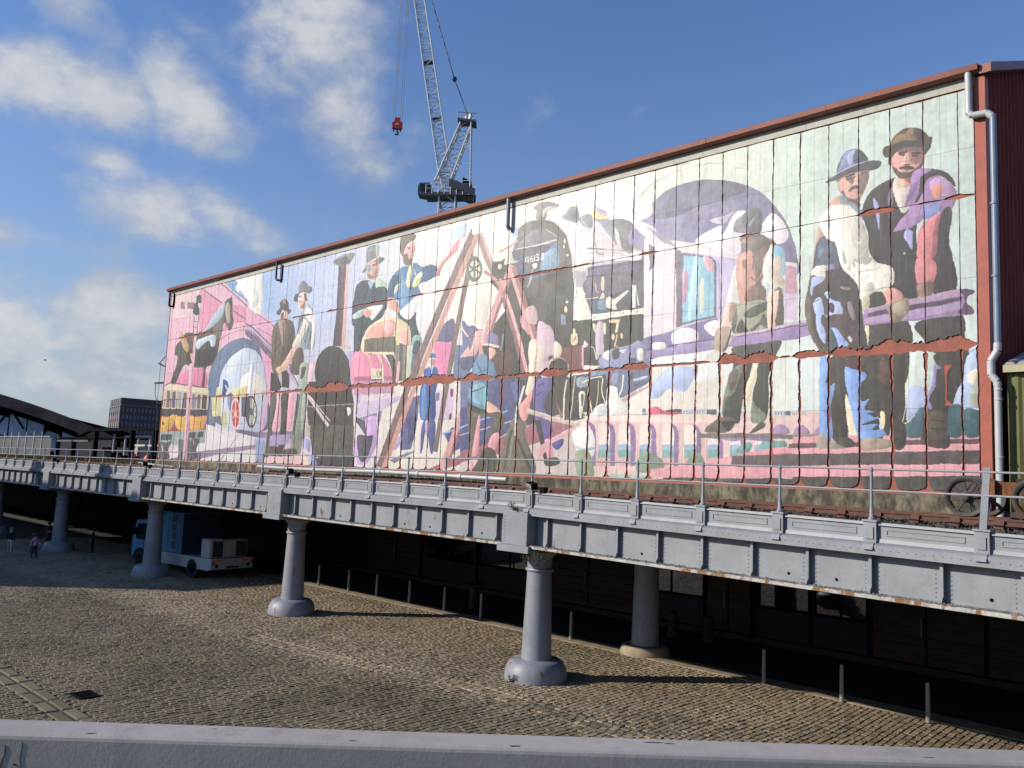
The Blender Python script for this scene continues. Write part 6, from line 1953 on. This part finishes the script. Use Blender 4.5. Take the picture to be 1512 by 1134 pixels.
for x in (-76.5, -72.8, -68.2, -61.3, -57.5, -54.6): MB().box(x-.14, x+.14, 24.6, 24.9, 5.4, 8.0 if x > -70 else 7.4).build('post', 'black_metal', ga)
MB().box(-69.5, -54.2, 24.55, 24.95, 7.98, 8.2).build('beam', 'black_metal', ga); MB().hexa([(-71.5, 24.55, 7.6), (-69.5, 24.55, 7.98), (-69.5, 24.95, 7.98), (-71.5, 24.95, 7.6), (-71.5, 24.55, 7.8), (-69.5, 24.55, 8.2), (-69.5, 24.95, 8.2), (-71.5, 24.95, 7.8)]).build('beam', 'black_metal', ga)
MB().box(-76.5, -69.4, 24.6, 24.85, 7.15, 7.3).build('beam', 'sheet_fence', ga)
pp = thing('pipework', 'tangle of grey pipes, valves and red tanks behind the steel gantry', 'pipework')
for (xa, za, xb, zb) in ((-64.6, 6.2, -64.6, 7.6), (-64.6, 7.6, -60.2, 7.6), (-60.2, 7.6, -60.2, 6.6), (-63.6, 5.5, -63.6, 6.95), (-63.6, 6.95, -58.6, 6.95), (-58.6, 6.95, -58.6, 5.9), (-66.8, 6.4, -66.8, 7.8), (-57.6, 6.0, -57.6, 7.6), (-62.2, 6.2, -62.2, 7.5)):
    MB().tube((xa, 25.6, za), (xb, 25.6, zb), .09, 8).build('pipe', 'steel_grey', pp, True)
for x in (-62.8, -60.4): MB().lathe([(.3, 5.4), (.35, 5.6), (.35, 6.1), (.2, 6.3)], 14, (x, 25.7, 0)).build('tank', 'hook_red', pp, True)
for x, z in ((-67.8, 6.1), (-66.2, 5.9), (-65.4, 7.2), (-67.2, 7.2), (-68.9, 6.5)): MB().box(x-.6, x+.5, 25.8, 26.5, z-.4, z+.3).build('valve_box', 'black_metal', pp)
MB().lathe([(.28, -.1), (.28, .1)], 16, (-61.8, 25.4, 6.6), 'y').build('gauge', 'truck_cream', pp, True)
rd = thing('cable_reel', 'half seen brown wooden reel by the far corner of the mural wall', 'reel')
MB().lathe([(.95, -.08), (1.0, -.08), (1.0, .08), (.95, .08)], 30, (-55.6, 25.2, 6.45), 'y').build('flange', 'timber_clad', rd, True); MB().lathe([(.4, 0), (.4, .6)], 16, (-55.6, 25.3, 6.45), 'y').build('drum', 'timber_dark', rd, True)
db = thing('low_shed', 'low dark blue shed behind the pipework at the far left', 'shed')
mat('shed_navy', (.016, .018, .026), .85, .3, .5, spec=.2)
MB().box(-92, -55, 30, 38, 5.4, 7.7).build('wall', 'shed_navy', db); MB().box(-92.2, -54.8, 29.8, 38.2, 7.71, 7.85).build('roof', 'black_metal', db)
# arched hall
ah = thing('arched_hall', 'hall with a great brown arched roof and pale glazing at the far left', 'building')
D0 = np.array((-121.8, 12.)); ax_ = np.array((.30, .954)); nd_ = np.array((.954, -.30)); HR = 80.
def hz_(s_, drop=0.): return 15.5-HR+math.sqrt(max(0., (HR-drop)**2-s_*s_))
def w3(s_, z, d=0.): p = D0+ax_*s_+nd_*d; return (p[0], p[1], z)
SS = np.linspace(-39, 39, 40)
for d_, th, nm in ((0., 1.35, 'arch_rib'), (-14., 1.2, 'arch_rib')):
    MB().prism([w3(q, hz_(q), d_+1.2) for q in SS]+[w3(q, hz_(q, th), d_+1.2) for q in SS[::-1]], [w3(q, hz_(q), d_) for q in SS]+[w3(q, hz_(q, th), d_) for q in SS[::-1]]).build(nm, 'hall_brown', ah)
rf = MB()
for q, q2 in zip(SS, SS[1:]): rf.add([w3(q, hz_(q)-.05, -.01), w3(q2, hz_(q2)-.05, -.01), w3(q2, hz_(q2)-.05, -60), w3(q, hz_(q)-.05, -60)], [(0, 1, 2, 3)])
rf.build('roof', 'dark_brown', ah)
for k in range(32):
    s0 = -34+k*1.95; s1 = s0+1.8
    top = lambda q: hz_(q, 1.9)-.5*(k % 3 == 0)
    if top(s1) < 6.2: continue
    MB().add([w3(s0, 5.4, -.3), w3(s1, 5.4, -.3), w3(s1, top(s1), -.3), w3(s0, top(s0), -.3)], [(0, 1, 2, 3)]).build('glazing_panel', 'pale_glazing', ah)
MB().add([w3(-39, 5.3, -16), w3(39, 5.3, -16), w3(39, 9, -16), w3(20, 13, -16), w3(-20, 13, -16), w3(-39, 9, -16)], [(0, 1, 2, 3, 4, 5)]).build('inner_wall', 'dark_brown', ah)
for k in range(14):
    q = -30+k*4.6; z_ = hz_(q, 1.3)
    MB().tube(w3(q, z_, .6), w3(q+1.6, max(5.5, z_-2.4), .6), .14, 5).tube(w3(q, z_, .6), w3(q-1.4, max(5.5, z_-2.4), .6), .14, 5).build('brace', 'cream_trim' if k % 3 == 1 else 'dark_brown', ah)
MB().prism([w3(q, hz_(q, 4.6), .5) for q in SS[3:-3]]+[w3(q, hz_(q, 5.2), .5) for q in SS[3:-3][::-1]], [w3(q, hz_(q, 4.6), .2) for q in SS[3:-3]]+[w3(q, hz_(q, 5.2), .2) for q in SS[3:-3][::-1]]).build('lower_chord', 'dark_brown', ah)
# tower block
tw = thing('tower_block', 'dark red brick tower block with rows of small windows on the skyline', 'tower block')
TC = np.array((-281.5, 109.)); e1 = np.array((.20, .98)); e2 = np.array((-.98, .20))   # shaded face along e1, lit face along e2
def t3(a, b, z): p = TC+e1*a+e2*b; return (p[0], p[1], z)
LA, LB, ZT = 17.5, 20., 25.8
MB().prism([t3(0, 0, 0), t3(LA, 0, 0), t3(LA, LB, 0), t3(0, LB, 0)], [t3(0, 0, ZT), t3(LA, 0, ZT), t3(LA, LB, ZT), t3(0, LB, ZT)]).build('wall', 'brick_far', tw)
MB().prism([t3(-.15, -.15, ZT-2.6), t3(LA, -.15, ZT-2.6), t3(LA, -.02, ZT-2.6), t3(-.15, -.02, ZT-2.6)], [t3(-.15, -.15, ZT-2.3), t3(LA, -.15, ZT-2.3), t3(LA, -.02, ZT-2.3), t3(-.15, -.02, ZT-2.3)]).build('string_course', 'stone_band', tw)
MB().prism([t3(-.15, -.15, ZT-2.6), t3(-.02, -.15, ZT-2.6), t3(-.02, LB, ZT-2.6), t3(-.15, LB, ZT-2.6)], [t3(-.15, -.15, ZT-2.3), t3(-.02, -.15, ZT-2.3), t3(-.02, LB, ZT-2.3), t3(-.15, LB, ZT-2.3)]).build('string_course', 'stone_band', tw)
wm1 = MB().prism([t3(0, -.08, 0), t3(.6, -.08, 0), t3(.6, .1, 0), t3(0, .1, 0)], [t3(0, -.08, 1.3), t3(.6, -.08, 1.3), t3(.6, .1, 1.3), t3(0, .1, 1.3)])
c0 = TC
wm1.v = [(a-c0[0], b-c0[1], z) for a, b, z in wm1.v]; me1 = wm1.mesh('window', 'tower_glass')
wm2 = MB().prism([t3(-.12, 0, 0), t3(-.12, 2.0, 0), t3(.1, 2.0, 0), t3(.1, 0, 0)], [t3(-.12, 0, 1.5), t3(-.12, 2.0, 1.5), t3(.1, 2.0, 1.5), t3(.1, 0, 1.5)])
wm2.v = [(a-c0[0], b-c0[1], z) for a, b, z in wm2.v]; me2 = wm2.mesh('window', 'tower_glass')
for r_ in range(8):
    z = ZT-4.6-r_*2.35
    for k in range(14):
        p = t3(.6+k*1.18, 0, z); link('window', me1, tw, loc=p)
    for k in range(5):
        p = t3(0, 1.5+k*3.8, z); link('window', me2, tw, loc=p)
for k in range(5): link('window', me2, tw, loc=t3(0, 1.5+k*3.8, ZT-1.9))
for k in range(6): MB().prism([t3(-.2, .1+k*3.8, 0), t3(-.2, .9+k*3.8, 0), t3(-.01, .9+k*3.8, 0), t3(-.01, .1+k*3.8, 0)], [t3(-.2, .1+k*3.8, ZT-2.7), t3(-.2, .9+k*3.8, ZT-2.7), t3(-.01, .9+k*3.8, ZT-2.7), t3(-.01, .1+k*3.8, ZT-2.7)]).build('pier', 'stone_band', tw)
# bird
bd_ = MB(); bd_.lathe([(.01, -.22), (.05, -.1), (.06, 0), (.045, .12), (.02, .22)], 8, (0, 0, 0), 'y')
bd_.v = [tuple(.5*c for c in p) for p in bd_.v]
br = thing('bird', 'small dark bird flying in the grey sky at the left', 'bird', None, (-74.5, 22.5, 13.7)); bd_.build('body', 'black_metal', br, True)
for s_ in (-1, 1): MB().add([(s_*.04, -.08, .02), (s_*.04, .08, .02), (s_*.16, .0, .09), (s_*.25, -.05, .03)], [(0, 1, 2, 3)]).build('wing', 'black_metal', br)
# ------------------------------------------------------------------ crane
cr = thing('tower_crane', 'white luffing jib tower crane rising behind the warehouse roof', 'crane')
CB = np.array((-75.2, 65.9)); ra = np.array((.727, .687)); da = np.array((-.687, .727)); CZ = 37.1; LEAN = .045
def c3(a, b, d=0.): p = CB+ra*a+da*d; return (p[0], p[1], CZ+b)
RA, DA = Vector((*ra, 0)), Vector((*da, 0)); ZA = Vector((0, 0, 1))
mb = MB(); lattice(mb, (CB[0], CB[1], 0), c3(0, 3.2), (1., 1.), (1., 1.), RA, DA, 26, .13, .06); mb.build('mast', 'crane_white', cr)
MB().hexa([c3(-2.6, 2.3, -1.3), c3(3.2, 2.6, -1.3), c3(3.2, 2.6, 1.3), c3(-2.6, 2.3, 1.3), c3(-2.6, 2.7, -1.3), c3(3.2, 3.1, -1.3), c3(3.2, 3.1, 1.3), c3(-2.6, 2.7, 1.3)]).build('slewing_platform', 'sheet_fence', cr)
cab = MB().prism([c3(-3.6, 2.6, -.9), c3(-2.0, 2.3, -.9), c3(-1.9, 3.6, -.9), c3(-2.3, 4.1, -.9), c3(-3.5, 4.0, -.9)], [c3(-3.6, 2.6, .9), c3(-2.0, 2.3, .9), c3(-1.9, 3.6, .9), c3(-2.3, 4.1, .9), c3(-3.5, 4.0, .9)]).build('cab', 'sheet_fence', cr)
MB().prism([c3(-3.66, 2.9, -.8), c3(-3.62, 3.9, -.8), c3(-3.60, 3.9, -.8), c3(-3.64, 2.9, -.8)], [c3(-3.66, 2.9, .8), c3(-3.62, 3.9, .8), c3(-3.60, 3.9, .8), c3(-3.64, 2.9, .8)]).build('window', 'cab_glass', cab)
MB().prism([c3(-3.4, 2.95, -.93), c3(-2.3, 2.95, -.93), c3(-2.3, 3.85, -.93), c3(-3.4, 3.85, -.93)], [c3(-3.4, 2.95, -.905), c3(-2.3, 2.95, -.905), c3(-2.3, 3.85, -.905), c3(-3.4, 3.85, -.905)]).build('window', 'cab_glass', cab)
mb = MB()
for d in (-1.2, 1.2): mb.hexa([c3(.2, 3.6, d-.15), c3(3.4, 2.4, d-.15), c3(3.4, 2.4, d+.15), c3(.2, 3.6, d+.15), c3(.2, 4.6, d-.15), c3(3.4, 3.4, d-.15), c3(3.4, 3.4, d+.15), c3(.2, 4.6, d+.15)])
mb.hexa([c3(.3, 3.1, -1.), c3(3.2, 2.0, -1.), c3(3.2, 2.0, 1.), c3(.3, 3.1, 1.), c3(.3, 3.7, -1.), c3(3.2, 2.7, -1.), c3(3.2, 2.7, 1.), c3(.3, 3.7, 1.)]); mb.build('counter_jib', 'sheet_fence', cr)
MB().hexa([c3(1.8, 3.6, -.8), c3(3.0, 3.2, -.8), c3(3.0, 3.2, .8), c3(1.8, 3.6, .8), c3(1.8, 5.0, -.8), c3(2.9, 4.4, -.8), c3(2.9, 4.4, .8), c3(1.8, 5.0, .8)]).build('winch', 'black_metal', cr)
mb = MB()
for k in range(9): mb.tube(c3(-2.6+k*.75, 2.6, -1.3), c3(-2.6+k*.75, 3.7, -1.3), .03, 4)
mb.tube(c3(-2.6, 3.7, -1.3), c3(3.4, 4.0, -1.3), .03, 4); mb.tube(c3(-2.6, 3.2, -1.3), c3(3.4, 3.5, -1.3), .03, 4); mb.build('guard_rail', 'crane_white', cr)
JA, JB = c3(-.65, 6.2), c3(-6.4, 36.)
jd = (Vector(JB)-Vector(JA)).normalized(); jn = jd.cross(DA).normalized()
mb = MB(); lattice(mb, c3(.3, 3.4), JA, (.9, .75), (.8, .7), RA, DA, 4, .11, .05); lattice(mb, JA, JB, (.75, .6), (.7, .55), jn, DA, 30, .095, .042); mb.build('jib', 'crane_white', cr)
for k in (6.5, 14.): MB().hexa([tuple(Vector(JA)+jd*k+jn*a+DA*b+jd*c) for c in (-.05, .05) for a, b in ((-.55, -.5), (.55, -.5), (.55, .5), (-.55, .5))]).build('jib_platform', 'sheet_fence', cr)
AT = c3(2.0, 12.6)
mb = MB(); lattice(mb, c3(-.7, 4.4), AT, (.95, .7), (.8, .6), RA, DA, 7, .12, .05); mb.build('a_frame', 'crane_white', cr)
mb = MB()
for d in (-.9, .9): mb.tube(c3(2.75, 2.8, d), c3(2.45, 12.4, d), .09, 5)
for k in range(4): mb.tube(c3(2.7-k*.06, 4.5+k*2.2, -.9), c3(2.7-k*.06, 4.5+k*2.2, .9), .05, 4); mb.tube(c3(2.7-k*.06, 4.5+k*2.2, -.9), c3(.9+k*.4, 4.5+k*2.2, -.7), .05, 4)
mb.build('back_stay', 'crane_white', cr)
mb = MB(); mb.hexa([c3(0.80, 12.2, -1.), c3(3.10, 12.0, -1.), c3(3.10, 12.0, 1.), c3(0.80, 12.2, 1.), c3(0.80, 12.5, -1.), c3(3.10, 12.3, -1.), c3(3.10, 12.3, 1.), c3(0.80, 12.5, 1.)])
for a in (.8, 1.6, 2.4, 3.1): mb.tube(c3(a, 12.4, -1.), c3(a, 13.3, -1.), .04, 4)
mb.tube(c3(0.80, 13.2, -1.), c3(3.10, 13.1, -1.), .04, 4); mb.build('top_platform', 'sheet_fence', cr)
MB().lathe([(.5, -.2), (.5, .2)], 14, c3(2.1, 13.0), 'y').build('sheave', 'crane_white', cr, True)
mb = MB(); mid = c3(.1, 17.9)
for d in (-.35, -.12, .12, .35): mb.tube(c3(2.0, 13.2, d), (mid[0]+da[0]*d*.5, mid[1]+da[1]*d*.5, mid[2]), .035, 4)
mb.tube(mid, c3(-5.2, 34.), .06, 4); mb.lathe([(.22, -.25), (.3, 0), (.22, .25)], 10, mid); mb.build('pendant_line', 'rope_dark', cr)
HK = np.array(c3(-6.75, 11.6))
mb = MB(); 
for k, a in enumerate((-.55, -.3, .3, .55)): mb.tube((HK[0]+ra[0]*a, HK[1]+ra[1]*a, HK[2]+.9), c3(-6.75+a*.95, 36.), .028, 4)
mb.build('hoist_rope', 'rope_dark', cr)
hb = MB().hexa([tuple(HK+np.array((*(ra*a+da*d), z))) for z, w_ in ((-.5, .6), (.35, .62)) for a, d in ((-w_, -.25), (w_, -.25), (w_, .25), (-w_, .25))]).hexa([tuple(HK+np.array((*(ra*a+da*d), z))) for z, w_ in ((.351, .4), (.95, .3)) for a, d in ((-w_, -.2), (w_, -.2), (w_, .2), (-w_, .2))]).build('hook_block', 'hook_red', cr)
MB().hexa([tuple(HK+np.array((*(ra*a+da*d), z))) for z, w_ in ((-.1, .28), (.2, .12)) for a, d in ((-w_, -.28), (w_, -.28), (w_, -.26), (-w_, -.26))]).build('warning_plate', 'cream_trim', hb)
MB().path([tuple(HK+np.array((*(ra*a), z))) for a, z in ((0, -.5), (.0, -.85), (.16, -1.0), (.12, -1.2), (-.08, -1.25), (-.2, -1.1))], .09, 6).path([tuple(HK+np.array((*(ra*a), z))) for a, z in ((-.4, -.5), (-.42, -.85))], .07, 6).path([tuple(HK+np.array((*(ra*a), z))) for a, z in ((.4, -.5), (.42, -.85))], .07, 6).build('hook', 'black_metal', hb)
# ------------------------------------------------------------------ footbridge the view is taken from
fb = thing('footbridge', 'grey painted footbridge parapet crossing the bottom of the view', 'footbridge')
dv = np.array((.697, .717)); nv = np.array((.717, -.697))
def b3(s_, n, z): p = dv*s_+nv*n; return (p[0], p[1], z)
def beam(n0, n1, z0, z1, name, m, bev=0.): 
    o = MB().hexa([b3(-22, n0, z0), b3(14, n0, z0), b3(14, n1, z0), b3(-22, n1, z0), b3(-22, n0, z1), b3(14, n0, z1), b3(14, n1, z1), b3(-22, n1, z1)]).build(name, m, fb)
    if bev: md = o.modifiers.new('bevel', 'BEVEL'); md.width = bev; md.segments = 3
    return o
beam(-2.85, -2.70, 3.9, 5.15, 'near_parapet', 'parapet_paint', .018)
mat('chip_dark', (.07, .065, .06), .9, .4, 30.)
def facepoly(pts, nm): # worn patches and cracks on the parapet face, just proud of it
    P = [b3(s_, -2.6985, z) for s_, z in pts]; MB().prism(P, [tuple(np.array(p)-np.array((*nv, 0))*.004) for p in P]).build(nm, 'chip_dark', fb)
def jag(p0, p1, n, w, amp):
    L = []; Rr_ = []
    for k in range(n+1):
        u = k/n; x = p0[0]+(p1[0]-p0[0])*u+random.uniform(-amp, amp); z = p0[1]+(p1[1]-p0[1])*u; ww = w*random.uniform(.3, 1.)*(1 if 0 < k < n else .2); L.append((x-ww, z)); Rr_.append((x+ww, z))
    return L+Rr_[::-1]
facepoly(jag((-1.395, 5.115), (-1.43, 4.98), 9, .0022, .006), 'crack'); facepoly(jag((-1.352, 5.125), (-1.345, 5.02), 7, .0012, .004), 'crack'); facepoly(jag((1.2, 5.12), (1.22, 4.9), 8, .0014, .006), 'crack')
def toppoly(s0, n0, r, k=9):
    P = [b3(s0+r*1.8*math.cos(a)*random.uniform(.4, 1.1), n0+r*.5*math.sin(a)*random.uniform(.4, 1.1), 5.1505) for a in np.linspace(0, 6.28, k, endpoint=False)]
    MB().prism(P, [(x, y, 5.148) for x, y, z in P]).build('paint_chip', 'chip_dark', fb)
for s0, n0, r in ((-1.15, -2.72, .012), (-.35, -2.725, .010), (.16, -2.72, .014), (.62, -2.80, .022), (.67, -2.79, .012), (1.5, -2.73, .012), (-.8, -2.8, .006)): toppoly(s0, n0, r)
for k in range(14):
    s0, z0 = random.uniform(-1.6, 2.2), random.uniform(4.95, 5.1); r = random.uniform(.002, .006); facepoly([(s0+r*math.cos(a)*random.uniform(.5, 1.2), z0+r*math.sin(a)*random.uniform(.5, 1.2)) for a in np.linspace(0, 6.28, 7, endpoint=False)], 'paint_chip')
beam(1.2, 1.35, 3.9, 5.15, 'rear_parapet', 'parapet_paint', .018)
beam(-2.69, 1.19, 4.1, 4.38, 'deck', 'concrete')
for s_ in (-16, -4, 10): MB().hexa([b3(s_-.5, -2.2, 0), b3(s_+.5, -2.2, 0), b3(s_+.5, .7, 0), b3(s_-.5, .7, 0), b3(s_-.5, -2.2, 4.09), b3(s_+.5, -2.2, 4.09), b3(s_+.5, .7, 4.09), b3(s_-.5, .7, 4.09)]).build('pier', 'concrete', fb)
# ------------------------------------------------------------------ out-of-view block added to cast the shade on the left
ml = thing('shade_block', 'tall brick block added out of view on the left to shade the yard', 'building')
MB().box(-140, -62.9, -12.5, -6, 0, 18.1).build('wall', 'brick_far', ml); MB().box(-140.3, -62.7, -12.7, -5.8, 18.11, 18.4).build('parapet', 'stone_band', ml)
for k in range(18):
    for r_ in range(4): MB().box(-136+k*3.9, -134.4+k*3.9, -6.04, -5.98, 2+r_*4.4, 4.6+r_*4.4).build('window', 'tower_glass', ml)
for k in range(4): MB().lathe([(1.0, 18.41), (1.1, 19.5), (.8, 20.5), (.2, 20.9)], 16, (-69-k*11.3, -7.5, 0)).build('shade_dome', 'roof_grey', ml, True)  # rounded tops added to throw round shadows on the girders
